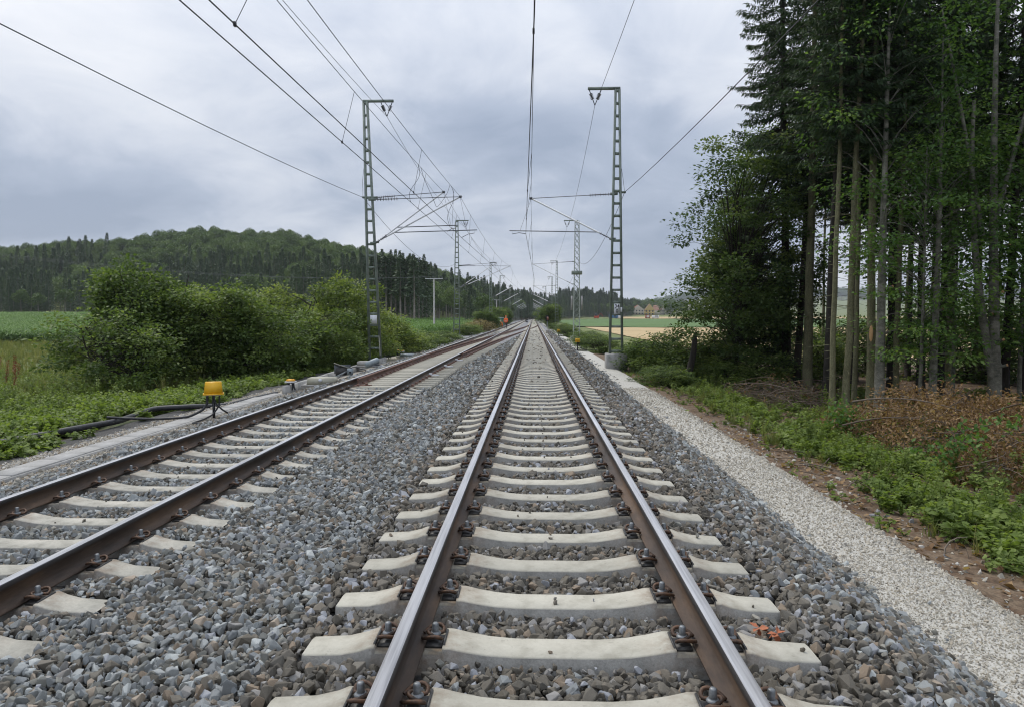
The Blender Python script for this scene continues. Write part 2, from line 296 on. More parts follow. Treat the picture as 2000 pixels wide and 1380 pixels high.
# ------------------------------------------------------------------ instancing of what nobody could count
_gn = [0]
def scatter(name, P, protos, rot=None, scl=None, label=None, cat=None, parent=None, tilt=math.pi):
    """one object of kind stuff: many copies of a few small meshes on points P"""
    P = np.asarray(P, np.float32); n = len(P)
    me = bpy.data.meshes.new(name); me.vertices.add(n); me.vertices.foreach_set('co', P.ravel())
    if rot is None: rot = np.stack((rng.uniform(-tilt, tilt, n), rng.uniform(-tilt, tilt, n), rng.uniform(0, 6.283, n)), -1)
    if scl is None: scl = np.ones(n)
    scl = np.asarray(scl, np.float32)
    if scl.ndim == 1: scl = np.repeat(scl[:, None], 3, 1)
    a = me.attributes.new('rot', 'FLOAT_VECTOR', 'POINT'); a.data.foreach_set('vector', np.asarray(rot, np.float32).ravel())
    a = me.attributes.new('scl', 'FLOAT_VECTOR', 'POINT'); a.data.foreach_set('vector', scl.ravel())
    a = me.attributes.new('idx', 'INT', 'POINT'); a.data.foreach_set('value', rng.integers(0, len(protos), n).astype(np.int32))
    _gn[0] += 1
    c = bpy.data.collections.new(f'sources_{_gn[0]}')
    for i, pm in enumerate(protos):
        po = bpy.data.objects.new(f'{name}_source_{i}', pm); c.objects.link(po)
    g = bpy.data.node_groups.new(f'scatter_{_gn[0]}', 'GeometryNodeTree')
    g.interface.new_socket('Geometry', in_out='INPUT', socket_type='NodeSocketGeometry'); g.interface.new_socket('Geometry', in_out='OUTPUT', socket_type='NodeSocketGeometry')
    gi = g.nodes.new('NodeGroupInput'); go = g.nodes.new('NodeGroupOutput'); ip = g.nodes.new('GeometryNodeInstanceOnPoints')
    ci = g.nodes.new('GeometryNodeCollectionInfo'); ci.inputs['Collection'].default_value = c; ci.inputs['Separate Children'].default_value = True; ci.inputs['Reset Children'].default_value = True
    def attr(nm, dt):
        x = g.nodes.new('GeometryNodeInputNamedAttribute'); x.data_type = dt; x.inputs[0].default_value = nm; return x.outputs[0]
    er = g.nodes.new('FunctionNodeEulerToRotation'); g.links.new(attr('rot', 'FLOAT_VECTOR'), er.inputs[0])
    ip.inputs['Pick Instance'].default_value = True
    g.links.new(gi.outputs[0], ip.inputs['Points']); g.links.new(ci.outputs[0], ip.inputs['Instance']); g.links.new(attr('idx', 'INT'), ip.inputs['Instance Index'])
    g.links.new(er.outputs[0], ip.inputs['Rotation']); g.links.new(attr('scl', 'FLOAT_VECTOR'), ip.inputs['Scale']); g.links.new(ip.outputs[0], go.inputs[0])
    o = link(name, me, parent); md = o.modifiers.new('scatter', 'NODES'); md.node_group = g
    tag(o, label, cat, None, 'stuff'); return o
def in_view(X, Y, m=1.6):
    """keep what the view, or a view from a step aside, can show"""
    X = np.asarray(X); Y = np.asarray(Y); a = (X - CAM[0]) / np.maximum(Y, 0.01)
    return (Y > 1.4) & (a > -0.83 - m / np.maximum(Y, 1)) & (a < 0.76 + m / np.maximum(Y, 1))

# ------------------------------------------------------------------ lie of the land
TRACK_L, Z_L = -4.2, -0.158
BX = [-9.0, -6.55, -6.1, -5.5, -4.9, -3.5, -2.9, -2.2, -1.35, -0.9, 0.9, 1.35, 1.75, 2.55, 2.7]
BZ = [-0.80, -0.70, -0.46, -0.395, -0.395, -0.395, -0.375, -0.31, -0.248, -0.255, -0.255, -0.248, -0.245, -0.74, -0.80]
def z_bed(x, y=None): return np.interp(x, BX, BZ)
T_ = [-1.2, -0.8, -0.6, -0.48, -0.35, -0.25, -0.17, -0.10, -0.04, 0.02, 0.08, 0.14, 0.3]
HC = [20, 26.0, 34, 41, 38.5, 30, 21, 13, 8.5, 6.5, 4.5, 3, 3]
DE = [225, 230, 240, 225, 195, 180, 165, 235, 330, 480, 560, 640, 700]
DC = [420, 430, 440, 450, 460, 480, 510, 560, 620, 720, 800, 850, 900]
def z_land(x, y):
    x = np.asarray(x, float); y = np.asarray(y, float)
    d = np.maximum(y, 1.0); t = np.where(y > 5, x / d, np.sign(x) * 1.2)
    near = np.interp(x, [-60, -20, -13, -9.2, -8, -7, 2.4, 3.5, 4.4, 5.5, 7, 9, 30], [-1.5, -1.5, -1.2, -0.95, -0.86, -0.95, -1.0, -0.84, -0.92, -1.08, -1.32, -1.5, -1.8])
    near = near + (vnoise(x * 0.7, y * 0.7, 1) - 0.5) * 0.16 * smooth(3.6, 5.5, np.abs(x + 1.5) - 2.0) * smooth(3.8, 5.5, np.where(x > 0, x, 9))
    # broad rise of the fields
    z = near + smooth(60, 230, y) * np.where(x < 0, 2.9, 0.0) * smooth(8, 45, np.abs(x)) + smooth(180, 800, y) * np.where(x > 0, 3.0, 1.2) * smooth(6, 45, np.abs(x))
    hc = np.interp(t, T_, HC); de = np.interp(t, T_, DE); dc = np.interp(t, T_, DC)
    z = z + hc * smooth(de * 0.97, dc, y) * np.where(t < 0.3, 1, 0)
    z = z + 95 * smooth(900, 3800, y) * smooth(0.10, 0.27, t) * (0.9 + 0.2 * vnoise(x / 500, y / 500, 5))
    return z
def sheet(name, xs, ys, mat, off=0.0, fz=z_land, mask=None):
    X, Y = np.meshgrid(xs, ys); Z = fz(X, Y) + off; n = len(xs)
    V = np.stack((X, Y, Z), -1).reshape(-1, 3); i = (np.arange(len(ys) - 1)[:, None] * n + np.arange(n - 1)[None]).ravel()
    F = np.stack((i, i + 1, i + n + 1, i + n), -1)
    if mask is not None:
        c = V[F].mean(1); F = F[mask(c[:, 0], c[:, 1])]
    mb = MB(); mb.add(V, F); o = mb.build(name, mat, None, True); tag(o, kind='structure'); return o
def axis(near, far, n0, n1, k=1.035):
    a = list(np.arange(0, near, n0)); st = n0
    while a[-1] < far: st = min(st * k, n1); a.append(a[-1] + st)
    return np.array(a)
ya = np.concatenate((np.arange(-12, 0, 1.0), axis(40, 5600, 0.7, 90, 1.045)))
xp = axis(16, 2600, 0.5, 60, 1.06); xa = np.concatenate((-xp[::-1][:-1], xp))
ground = sheet('ground', xa, ya, M['soil'])
ground.data.materials.append(M['forest_soil']); ground.data.materials.append(M['grassland'])
_c = np.zeros(len(ground.data.polygons) * 3); ground.data.polygons.foreach_get('center', _c); _c = _c.reshape(-1, 3)
_mi = np.zeros(len(_c), np.int32)
_mi[(_c[:, 0] > 3.2) & (_c[:, 0] < 45) & (_c[:, 1] < 47) & (_c[:, 0] < 60)] = 1
_mi[(_c[:, 1] > 47) & (_c[:, 0] > 3.2)] = 2
_mi[(_c[:, 0] < -14)] = 2
ground.data.polygons.foreach_set('material_index', _mi)
# ballast bed, path and gravel strips as continuous sheets under the loose stones
def strip(name, prof_x, prof_z, ys, mat):
    X = np.array(prof_x); Z = np.array(prof_z); n = len(X)
    V = np.concatenate([np.stack((X, np.full(n, y), Z), -1) for y in ys]); i = (np.arange(len(ys) - 1)[:, None] * n + np.arange(n - 1)[None]).ravel()
    mb = MB(); mb.add(V, np.stack((i, i + 1, i + n + 1, i + n), -1)); o = mb.build(name, mat); tag(o, kind='structure'); return o
FAR = 46.0
ys_near = np.arange(-3, FAR + 0.1, 1.0); ys_far = np.concatenate((np.arange(FAR, 380, 6.0), [380.0]))
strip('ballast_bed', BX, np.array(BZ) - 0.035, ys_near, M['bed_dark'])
strip('ballast_bed_far', BX, np.array(BZ) - 0.0, ys_far, M['bed'])
strip('gravel_path', [2.35, 2.6, 3.0, 3.4, 3.75], [-0.79, -0.75, -0.742, -0.755, -0.90], np.concatenate((ys_near, ys_far[1:])), M['path'])
strip('gravel_verge', [-8.6, -7.7, -7.0, -6.4], [-0.86, -0.70, -0.68, -0.70], ys_near, M['tan_ground'])
# fields
def tband(x0, x1): return lambda X, Y: (X / np.maximum(Y, 1) > x0) & (X / np.maximum(Y, 1) < x1)
sheet('wheat_field', np.linspace(14, 240, 70), np.linspace(52, 196, 60), M['wheat'], 0.12)
sheet('green_field', np.linspace(12, 420, 90), np.linspace(198, 470, 60), M['crop'], 0.25)
sheet('bare_field', np.linspace(25, 620, 90), np.linspace(472, 640, 30), M['wheat'], 0.4, mask=lambda X, Y: (X / Y > 0.125))
sheet('meadow', np.linspace(14, 120, 40), np.linspace(473, 560, 20), M['grassland'], 0.35, mask=lambda X, Y: (X / Y < 0.125))

# ------------------------------------------------------------------ tracks
RP = np.array([(-.075, -.172), (.075, -.172), (.075, -.161), (.022, -.147), (.0085, -.130), (.0085, -.055), (.034, -.038), (.036, -.013), (.031, -.004), (.018, 0),
               (-.018, 0), (-.031, -.004), (-.036, -.013), (-.034, -.038), (-.0085, -.055), (-.0085, -.130), (-.022, -.147), (-.075, -.161)])
RM = [0, 0, 0, 0, 0, 0, 2, 2, 1, 1, 1, 2, 2, 0, 0, 0, 0, 0]
def bend(y): return -np.maximum(np.asarray(y, float) - 380, 0) ** 2 / 3000.0
def rail_mesh(P, zfun=None):
    P = np.asarray(P, float); k, n = len(P), len(RP); T = np.gradient(P[:, :2], axis=0); T /= np.linalg.norm(T, axis=1, keepdims=True)
    S = np.stack((T[:, 1], -T[:, 0]), -1)
    V = np.zeros((k, n, 3)); V[:, :, :2] = P[:, None, :2] + S[:, None] * RP[None, :, :1]; V[:, :, 2] = P[:, None, 2] + RP[None, :, 1]
    mb = MB()
    for j in range(n):
        i = np.arange(k - 1) * n; jj = (j + 1) % n
        F = np.stack((i + j, i + jj, i + n + jj, i + n + j), -1)
        if j == 0: mb.add(V.reshape(-1, 3), F, RM[j])
        else: mb.F.append(F); mb.M.append(np.full(len(F), RM[j])); mb.T.append(np.full(len(F), .5))
    for st, sg in ((0, 1), ((k - 1) * n, -1)):
        q = np.array([(st + 0, st + 1, st + 2, st + 17), (st + 2, st + 3, st + 16, st + 17), (st + 3, st + 4, st + 15, st + 16), (st + 4, st + 5, st + 14, st + 15),
                      (st + 5, st + 6, st + 13, st + 14), (st + 6, st + 7, st + 12, st + 13), (st + 7, st + 8, st + 11, st + 12), (st + 8, st + 9, st + 10, st + 11)])
        mb.F.append(q); mb.M.append(np.full(8, 0)); mb.T.append(np.full(8, .5))
    return mb
G = 0.7535
yy = np.concatenate((np.arange(-2, 380, 12.0), np.arange(380, 600, 10.0)))
def sleeper_mesh(name, mat):
    st = [(1.30, -.218, .080), (1.285, -.208, .095), (1.10, -.200, .100), (1.00, -.178, .106), (.955, -.160, .108), (.925, -.158, .108), (.922, -.184, .108),
          (.585, -.184, .108), (.582, -.158, .108), (.545, -.160, .108), (.47, -.176, .105), (.36, -.194, .100), (.22, -.204, .097)]
    st = [(-a, b, c) for a, b, c in st] + [(a, b, c) for a, b, c in reversed(st)]
    mb = MB(); V = []
    for x, zt, wd in st:
        V += [(x, -wd - .05, -.42), (x, -wd - .008, zt - .008), (x, -wd, zt), (x, wd, zt), (x, wd + .008, zt - .008), (x, wd + .05, -.42)]
    n = 6; F = []
    for i in range(len(st) - 1):
        for j in range(5): F.append((i * n + j, (i + 1) * n + j, (i + 1) * n + j + 1, i * n + j + 1))
    mb.add(V, F); e = (len(st) - 1) * n
    mb.F.append(np.array([(5, 4, 1, 0), (4, 3, 2, 1), (e, e + 1, e + 4, e + 5), (e + 1, e + 2, e + 3, e + 4)])); mb.M.append(np.zeros(4, int)); mb.T.append(np.full(4, .5))
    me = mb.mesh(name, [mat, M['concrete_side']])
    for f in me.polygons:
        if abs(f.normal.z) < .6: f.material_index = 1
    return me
def clip_path():
    h = [(.060, .030, -.150), (.075, .052, -.140), (.105, .074, -.126), (.140, .078, -.122), (.163, .060, -.136), (.158, .036, -.150), (.135, .027, -.146), (.105, .026, -.136), (.088, .015, -.130), (.084, 0, -.129)]
    P = np.array(h + [(a, -b, c) for a, b, c in reversed(h[:-1])])
    t = np.linspace(0, len(P) - 1, 34); return np.stack([np.interp(t, np.arange(len(P)), P[:, i]) for i in range(3)], -1)
CP = clip_path()
clip_me = MB().tube(CP + np.array((0, 0, .002)), .0095, 6).mesh('rail_clip', M['clip'], True)
sm = MB().lathe([(0.0, -.125), (.030, -.125), (.030, -.119), (.024, -.113), (.017, -.111), (.017, -.108)], 12, 0, (.122, 0, -.015))
sm.lathe([(.0175, -.108), (.0175, -.066), (.012, -.060), (0, -.060)], 6, 0, (.122, 0, -.02)); screw_me = sm.mesh('screw', M['screw'])
gm = MB().box((.130, 0, -.178), (.10, .13, .010)); gm.box((.1755, 0, -.166), (.010, .17, .030)); guide_me = gm.mesh('guide_plate', M['plate_black'])
fm = MB().tube(CP[::3], .0095, 4, 0); fm.box((.122, 0, -.125), (.036, .036, .075), 1); fm.box((.130, 0, -.174), (.10, .15, .016), 2); fm.box((.174, 0, -.160), (.014, .17, .046), 2)
fast_me = fm.mesh('fastening', [M['clip'], M['screw'], M['plate_black']])
SIDES = ((G, 0.0), (G, math.pi), (-G, 0.0), (-G, math.pi))
def make_track(name, x0, z0, first, label, mat, skip=None, n_clip=16, n_fast=70, n=300):
    t = empty(name, (x0, 0, z0)); tag(t, label, 'railway track')
    for s in (-1, 1): rail_mesh(np.stack((s * G + bend(yy), yy, 0 * yy), -1)).build('rail', [M['rail_rust'], M['rail_steel'], M['rail_edge']], t)
    me = sleeper_mesh('sleeper', mat); far = MB(); ff = MB(); k = 0
    for i in range(-1, 640):
        y = first + 0.6 * i
        if skip and skip(y): continue
        if y > 372: break
        if k < n:
            s = link('sleeper', me, t, (rng.normal(0, .006), y + rng.normal(0, .008), 0)); s.rotation_euler = (0, 0, rng.normal(0, .003))
            if k < n_clip:
                for gx, a in SIDES:
                    for nm, m_ in (('rail_clip', clip_me), ('screw', screw_me), ('guide_plate', guide_me)):
                        c = link(nm, m_, s, (gx, 0, 0)); c.rotation_euler = (0, 0, a)
            elif k < n_fast:
                for gx, a in SIDES:
                    c = link('fastening', fast_me, s, (gx, 0, 0)); c.rotation_euler = (0, 0, a)
            k += 1
        else: far.box((0, y, -.30), (2.6, .22, .2))
        if y > first + n_fast * .6:
            for gx in (-G, G):
                for sg in (-1, 1): ff.box((gx + sg * .12, y, -.15), (.09, .12, .05))
    if far.n: tag(far.build('far_sleepers', mat, t), kind='stuff')
    if ff.n: tag(ff.build('far_fastenings', M['clip'], t), kind='stuff')
    return t
y0R = on(1090, 1283, -0.204)[1] + 0.10
y0L = on(280, 1123, Z_L - .2)[1] + 0.10 - 2.4
make_track('railway_track', 0, 0, y0R - 1.2, 'railway track under the camera, bright rails on clean concrete sleepers', M['concrete'])
make_track('railway_track', TRACK_L, Z_L, y0L, 'railway track beside the yellow box, running parallel and slightly lower', M['concrete_old'], lambda y: 18.0 < y < 62)
# crossover: leaves the lower track and joins the near one
def div(y): return TRACK_L * (1 - smooth(18, 137, y)), Z_L * (1 - smooth(60, 137, y))
cr = empty('crossover_track', (TRACK_L, 18, Z_L)); tag(cr, 'crossover track with rust red rails curving from one track to the other', 'railway track')
RUST = [M['rail_red'], M['rail_red'], M['rail_red']]
yl = np.arange(18.4, 133, 2.0); xc, zc = div(yl)
xl = np.maximum(xc - G, TRACK_L - G + 0.135); o = rail_mesh(np.stack((xl - TRACK_L, yl - 18, zc - Z_L + .002), -1)).build('switch_blade', RUST, cr)
yr = np.arange(31.0, 126, 2.0); xc, zc = div(yr)
o = rail_mesh(np.stack((xc + G - TRACK_L, yr - 18, zc - Z_L + .002), -1)).build('rail', RUST, cr)
bm_, bn_ = {}, 0
for i in range(74):
    y = 18.2 + 0.6 * i
    if y > 62: break
    xd = float(div(y)[0]); L_ = 2.6 + (xd - TRACK_L) + (0.15 if y < 30 else 0.25); q = round(L_, 1)
    if q not in bm_:
        mb = MB().box((0, 0, -.30), (q, .27, .25), 0, None, .985); bm_[q] = mb.mesh('bearer', M['concrete'])
    link('bearer', bm_[q], cr, (-1.3 + q / 2 - .1, y - 18, -.004))
pb = {}
pm = MB().box((0, 0, -.17), (.34, .17, .022)).box((.13, 0, -.15), (.05, .12, .05)).box((-.13, 0, -.15), (.05, .12, .05)); plate_me = pm.mesh('slide_plate', M['rail_red'])
for i in range(60):
    y = 18.2 + 0.6 * i; xd = float(div(y)[0])
    for x in (TRACK_L - G + .06, TRACK_L + G): link('slide_plate', plate_me, cr, (x - TRACK_L, y - 18, 0))
    if y > 31:
        for s in (-G, G): link('slide_plate', plate_me, cr, (xd + s - TRACK_L, y - 18, 0))
# sleepers under the rest of the crossover
cs = MB()
for i in range(110):
    y = 62.4 + .6 * i; xd, zd = div(y)
    if xd > -0.25: break
    if -2.9 < xd: cs.box((xd - TRACK_L, y - 18, zd - Z_L - .31), (2.6, .24, .2))
tag(cs.build('far_bearers', M['concrete'], cr), kind='stuff')
cp = MB().box((0, 0, -.175), (.62, .26, .03)).box((.2, 0, -.14), (.05, .1, .06)).build('end_plate', M['rail_red'], cr); cp.location = (-G + .18, 0.35, 0)
white_me = MB().box((0, 0, 0), (.3, .07, .04)).box((-.12, 0, .03), (.09, .09, .05)).mesh('white_anchor', M['white'])
for y in (21.2, 24.8, 28.4): link('rail_anchor', white_me, cr, (G + .28, y - 18, -.14))

# ------------------------------------------------------------------ loose stones
def rock(name, mat, seed, flat=.75, n=13):
    r_ = np.random.default_rng(seed); P = r_.normal(size=(n, 3)); P /= np.linalg.norm(P, axis=1, keepdims=True)
    P *= r_.uniform(.8, 1.1, (n, 1)) * np.array((1.0, r_.uniform(.62, .9), r_.uniform(.5, flat)))
    bm = bmesh.new(); [bm.verts.new(p) for p in P]; rs = bmesh.ops.convex_hull(bm, input=bm.verts)
    for v in [v for v in bm.verts if not v.link_faces]: bm.verts.remove(v)
    bmesh.ops.recalc_face_normals(bm, faces=bm.faces)
    bmesh.ops.bevel(bm, geom=list(bm.edges), offset=.05, segments=1, affect='EDGES', clamp_overlap=True)
    me = bpy.data.meshes.new(name); bm.to_mesh(me); bm.free(); me.materials.append(mat); return me
rocks = [rock('ballast_stone', M['stone'], 100 + i) for i in range(14)]
rocks_d = [rock('ballast_stone', M['stone_dark'], 200 + i) for i in range(12)]
chips = [rock('chip', M['chip'], 300 + i, .6, 9) for i in range(6)]
chips_t = [rock('chip', M['chip_tan'], 400 + i, .6, 9) for i in range(6)]
def jit(x0, x1, y0, y1, sp):
    nx, ny = max(1, int((x1 - x0) / sp)), max(1, int((y1 - y0) / sp))
    X, Y = np.meshgrid(np.linspace(x0, x1, nx), np.linspace(y0, y1, ny))
    X = X.ravel() + rng.uniform(-.5, .5, X.size) * sp; Y = Y.ravel() + rng.uniform(-.5, .5, Y.size) * sp
    k = in_view(X, Y); return X[k], Y[k]
def clear_of_track(X, Y, r):
    ok = np.ones(len(X), bool)
    for x0, y0, old in ((0, y0R, 0), (TRACK_L, y0L, 1)):
        ph = np.abs((Y - y0 + .3) % .6 - .3)
        hit = (np.abs(X - x0) < 1.31 + r * .5) & (ph < .125 + r * .6)
        if old: hit &= (Y < 18.0)
        ok &= ~hit
        ok &= ~((Y > 18) & (X > TRACK_L - 1.32) & (X < div(Y)[0] + 1.5) & (Y < 62)) & ~((Y >= 62) & (np.abs(X - div(Y)[0]) < 1.35))
        for s in (-G, G): ok &= np.abs(X - x0 - s) > .075 + r * .7
    return ok
B_P, B_S, D_P, D_S = [], [], [], []
for (ya_, yb_, sp, sz) in ((1.6, 5.0, .038, .0335), (5.0, 9.0, .042, .0345), (9.0, 15, .055, .038), (15, 26, .088, .050), (26, 46, .14, .066), (46, 84, .24, .095)):
    for layer in (0, 1):
        if layer == 1 and ya_ > 14: continue
        X, Y = jit(-6.7, 2.85, ya_, yb_, sp * (1 if layer == 0 else 1.35))
        s = sz * rng.lognormal(-.04, .36, len(X)).clip(.42, 1.9)
        k = clear_of_track(X, Y, s) & (np.abs(X) < 20); X, Y, s = X[k], Y[k], s[k]
        Z = z_bed(X) + (0.0 if layer == 0 else .017) + rng.normal(0, .006, len(X)) + (vnoise(X * 2.2, Y * 2.2, 3) - .5) * .035
        # the stones of the near track are browner
        pd = np.where(np.abs(X) < 1.45, .93, .18) + .12 * (vnoise(X * 1.3, Y * 1.3, 9) > .55) + .45 * (X > 1.3) * (X < 2.2)
        dk = rng.uniform(size=len(X)) < pd
        P = np.stack((X, Y, Z), -1)
        B_P.append(P[~dk]); B_S.append(s[~dk]); D_P.append(P[dk]); D_S.append(s[dk])
# a few stones kicked up on to sleepers and path
fx_ = rng.uniform(-1.25, 1.25, 150); fk = rng.integers(0, 22, 150); fx_ = np.where(np.abs(np.abs(fx_) - G) < .2, 0, fx_); FX = np.where(rng.uniform(size=150) < .5, fx_, fx_ + TRACK_L); isl = FX < -2.5
FY = np.where(isl, y0L, y0R) + .6 * fk + rng.uniform(-.09, .09, 150); D_P.append(np.stack((FX, FY, np.where(isl, Z_L, 0) - .195), -1)); D_S.append(rng.uniform(.008, .022, 150))
kx = np.array([-.95, 1.12, -3.2, -2.95, 2.62, 2.7, 2.95]); ky = np.array([3.6, 5.3, 6.4, 8.1, 4.2, 4.9, 5.4])
B_P.append(np.stack((kx, ky, np.array([-.18, -.18, -.34, -.34, -.73, -.73, -.73])), -1)); B_S.append(np.full(7, .03))
scatter('ballast_gravel', np.concatenate(B_P), rocks, scl=np.concatenate(B_S), label='blue grey crushed ballast stones around and between the tracks', cat='gravel')
scatter('brown_ballast_gravel', np.concatenate(D_P), rocks_d, scl=np.concatenate(D_S), label='brownish darker ballast stones between the sleepers of the nearer track', cat='gravel')
C_P, C_S = [], []
for ya_, yb_, sp, sz in ((3.0, 6.5, .019, .0125), (6.5, 11, .028, .017), (11, 22, .055, .026)):
    X, Y = jit(2.45, 3.72, ya_, yb_, sp); Z = np.interp(X, [2.35, 2.6, 3.0, 3.4, 3.75], [-0.79, -0.75, -0.742, -0.755, -0.90]) + rng.normal(0, .003, len(X))
    C_P.append(np.stack((X, Y, Z), -1)); C_S.append(sz * rng.lognormal(0, .35, len(X)).clip(.5, 2.1) * (1 + .5 * (X > 3.45)))
scatter('path_gravel', np.concatenate(C_P), chips, scl=np.concatenate(C_S), label='pale limestone gravel of the path beside the tracks', cat='gravel')
C_P, C_S = [], []
for x0, x1 in ((-7.04, -6.25), (-8.6, -7.5)):
    X, Y = jit(x0, x1, 6, 22, .042); C_P.append(np.stack((X, Y, np.interp(X, [-8.6, -7.7, -7.0, -6.4], [-0.86, -0.70, -0.68, -0.70]) + .006), -1)); C_S.append(.026 * rng.lognormal(0, .4, len(X)).clip(.5, 2.3))
scatter('verge_gravel', np.concatenate(C_P), chips_t, scl=np.concatenate(C_S), label='tan gravel on both sides of the cable trough', cat='gravel')

# ------------------------------------------------------------------ overhead line: masts
def ins_prof(ln, r0=.022, r1=.055, k=7):
    r1 = r1 * 1.4
    p = [(r0, 0)]
    for i in range(k):
        z = ln * (i + .5) / k; p += [(r0, z - .012), (r1, z - .004), (r1, z + .004), (r0, z + .012)]
    return p + [(r0, ln)]
def insulator(parent, a, b, name='insulator', r1=.055, k=7):
    a, b = np.array(a), np.array(b); ln = np.linalg.norm(b - a)
    mb = MB().lathe(ins_prof(ln, .022, r1, k), 8, 0, a, (b - a) / ln); return mb.build(name, M['insul'], parent)
def rod(parent, name, pts, r, mat, n=6): return MB().tube(pts, r, n).build(name, mat, parent, True)
def sagline(a, b, sag, n=16):
    a, b = np.array(a, float), np.array(b, float); t = np.linspace(0, 1, n)[:, None]; P = a + (b - a) * t; P[:, 2] -= (4 * sag * t * (1 - t))[:, 0]; return P
def foundation(parent, w_, d_, z0, z1):
    o = MB().box((0, 0, (z0 + z1) / 2), (w_, d_, z1 - z0)).build('foundation', M['concrete_grey'], parent); bevel(o, .02, 1); return o
def mast(label, x, y, zb, top, side, wb=.62, wt=.24, arm=1.30, detail=True, lattice=False, lean=0.0, found=None, group=None, zf=None):
    """side: +1 the track lies towards +x of the mast, -1 towards -x"""
    t = empty('catenary_mast', (x, y, zb)); tag(t, label, 'catenary mast', group)
    H = top - zb
    if found: foundation(t, found, found * .85, zf - zb, 0.0)
    lx = lambda z: (wb / 2 + (wt - wb) / 2 * z / H); off = lambda z: lean * z
    S = lambda z: np.array((off(z), 0, z))
    if not lattice:
        for s in (-1, 1):
            mb = MB(); zs = np.linspace(0, H, 2)
            V = []
            for z in zs:
                c = s * lx(z) + off(z) - s * .04
                V += [(c - .045, -.09, z), (c + .045, -.09, z), (c + .045, .09, z), (c - .045, .09, z)]
            mb.add(V, [(0, 1, 5, 4), (1, 2, 6, 5), (2, 3, 7, 6), (3, 0, 4, 7), (0, 3, 2, 1), (4, 5, 6, 7)]); mb.build('leg', M['steel_green'], t)
        nb = max(5, int(H / .52)); far = MB()
        for i in range(nb + 1):
            z = .10 + (H - .16) * i / nb; wdt = 2 * lx(z) - .10
            if detail: MB().box((0, 0, 0), (wdt, .15, .095)).build('batten', M['steel_green'], t).location = (off(z), 0, z)
            else: far.box((off(z), 0, z), (wdt, .13, .09))
        if not detail: tag(far.build('battens', M['steel_green'], t), kind='stuff')
    else:
        hd = lambda z: lx(z) * .9
        for sx in (-1, 1):
            for sy in (-1, 1):
                MB().tube([(sx * lx(0), sy * hd(0), 0), (sx * lx(H), sy * hd(H), H)], .035, 4).build('leg', M['steel_green'], t)
        br = MB(); nb = 20
        for i in range(nb):
            z0, z1 = H * i / nb, H * (i + 1) / nb; k = 1 if i % 2 else -1
            for s in (-1, 1):
                br.tube([(-k * lx(z0), s * hd(z0), z0), (k * lx(z1), s * hd(z1), z1)], .018, 4); br.tube([(k * lx(z0), s * hd(z0), z0), (-k * lx(z1), s * hd(z1), z1)], .018, 4)
                br.tube([(s * lx(z0), -k * hd(z0), z0), (s * lx(z1), k * hd(z1), z1)], .018, 4)
        tag(br.build('bracing', M['steel_green'], t), kind='stuff')
    # head arm with the V of insulators for the feeder
    zc = H + .04; x1 = side * arm + off(H)
    MB().box(((x1 + off(H) - side * .12) / 2, 0, zc), (abs(arm) + .12, .12, .10)).build('head_arm', M['steel_green'], t)
    v = np.array((off(H) + side * arm * .76, 0, H - .66))
    for k in (.55, .95):
        a = np.array((off(H) + side * arm * k, 0, H - .02)); m_ = a + (v - a) * .22; e = a + (v - a) * .62
        hg = MB().tube([a, m_], .02, 4).tube([e, v], .018, 4)
        hg.build('hanger', M['galv_dark'], t); insulator(t, m_, e, r1=.06, k=5)
    return t, Vector((x + v[0], y, zb + v[2]))
def cantilever(t, zt, zl, ex, ez, dy=0.0, reg=True, side=1, tube=.035, rx=None, rz=None, cx=None, cz=None, detail=True, fx=0.0):
    """arm from mast to the point (ex, ez) that carries the catenary; local to the mast"""
    A = np.array((side * .14 + fx, dy * .6, zt)); Bp = np.array((side * .24 + fx, dy * .6, zl)); E = np.array((ex, dy, ez))
    MB().box((A + np.array((0, 0, -.0))), (.32, .14, .09)).build('bracket', M['steel_green'], t); MB().box(Bp - np.array((side * .06, 0, 0)), (.26, .14, .09)).build('bracket', M['steel_green'], t)
    i0 = A + (E - A) * .08; i1 = A + (E - A) * .30
    rod(t, 'tie_rod', [i1, E], .016, M['galv_dark'], 4)
    j0 = Bp + (E - Bp) * .03; j1 = Bp + (E - Bp) * .15
    rod(t, 'strut', [j1, E + (E - Bp) * .02], tube, M['galv'], 8 if detail else 4)
    if detail:
        insulator(t, A + (E - A) * .02, i1, k=9); insulator(t, j0 - (E - Bp) * .03, j1, r1=.05, k=4)
        MB().box(E, (.12, .08, .10)).build('clamp', M['galv_dark'], t)
    else:
        rod(t, 'insulator', [A, i1], .03, M['insul'], 4); rod(t, 'insulator', [Bp, j1], .03, M['insul'], 4)
    if reg:
        f = (rz - Bp[2]) / (E[2] - Bp[2]); Q = Bp + (E - Bp) * f * .93
        Rr = np.array((rx, dy, rz + .05)); rod(t, 'registration_tube', [Q, Rr], .022, M['galv_dark'], 6 if detail else 4)
        C0 = np.array((cx, dy, cz)); J = Rr + np.array((-np.sign(rx - Q[0]) * .12, 0, -.14))
        rod(t, 'steady_arm', [Rr + np.array((-np.sign(rx - Q[0]) * .12, 0, 0)), J, J + (C0 - J) * .5 + np.array((0, 0, .05)), C0], .014, M['galv_dark'], 4)
        if detail: rod(t, 'hanger_wire', [Rr + (Q - Rr) * .12, E + np.array((0, 0, -.05))], .006, M['wire'], 4)
def local(o, p): return np.array(p) - np.array(o.location)
L1Y, R1Y = 32.4, 30.4
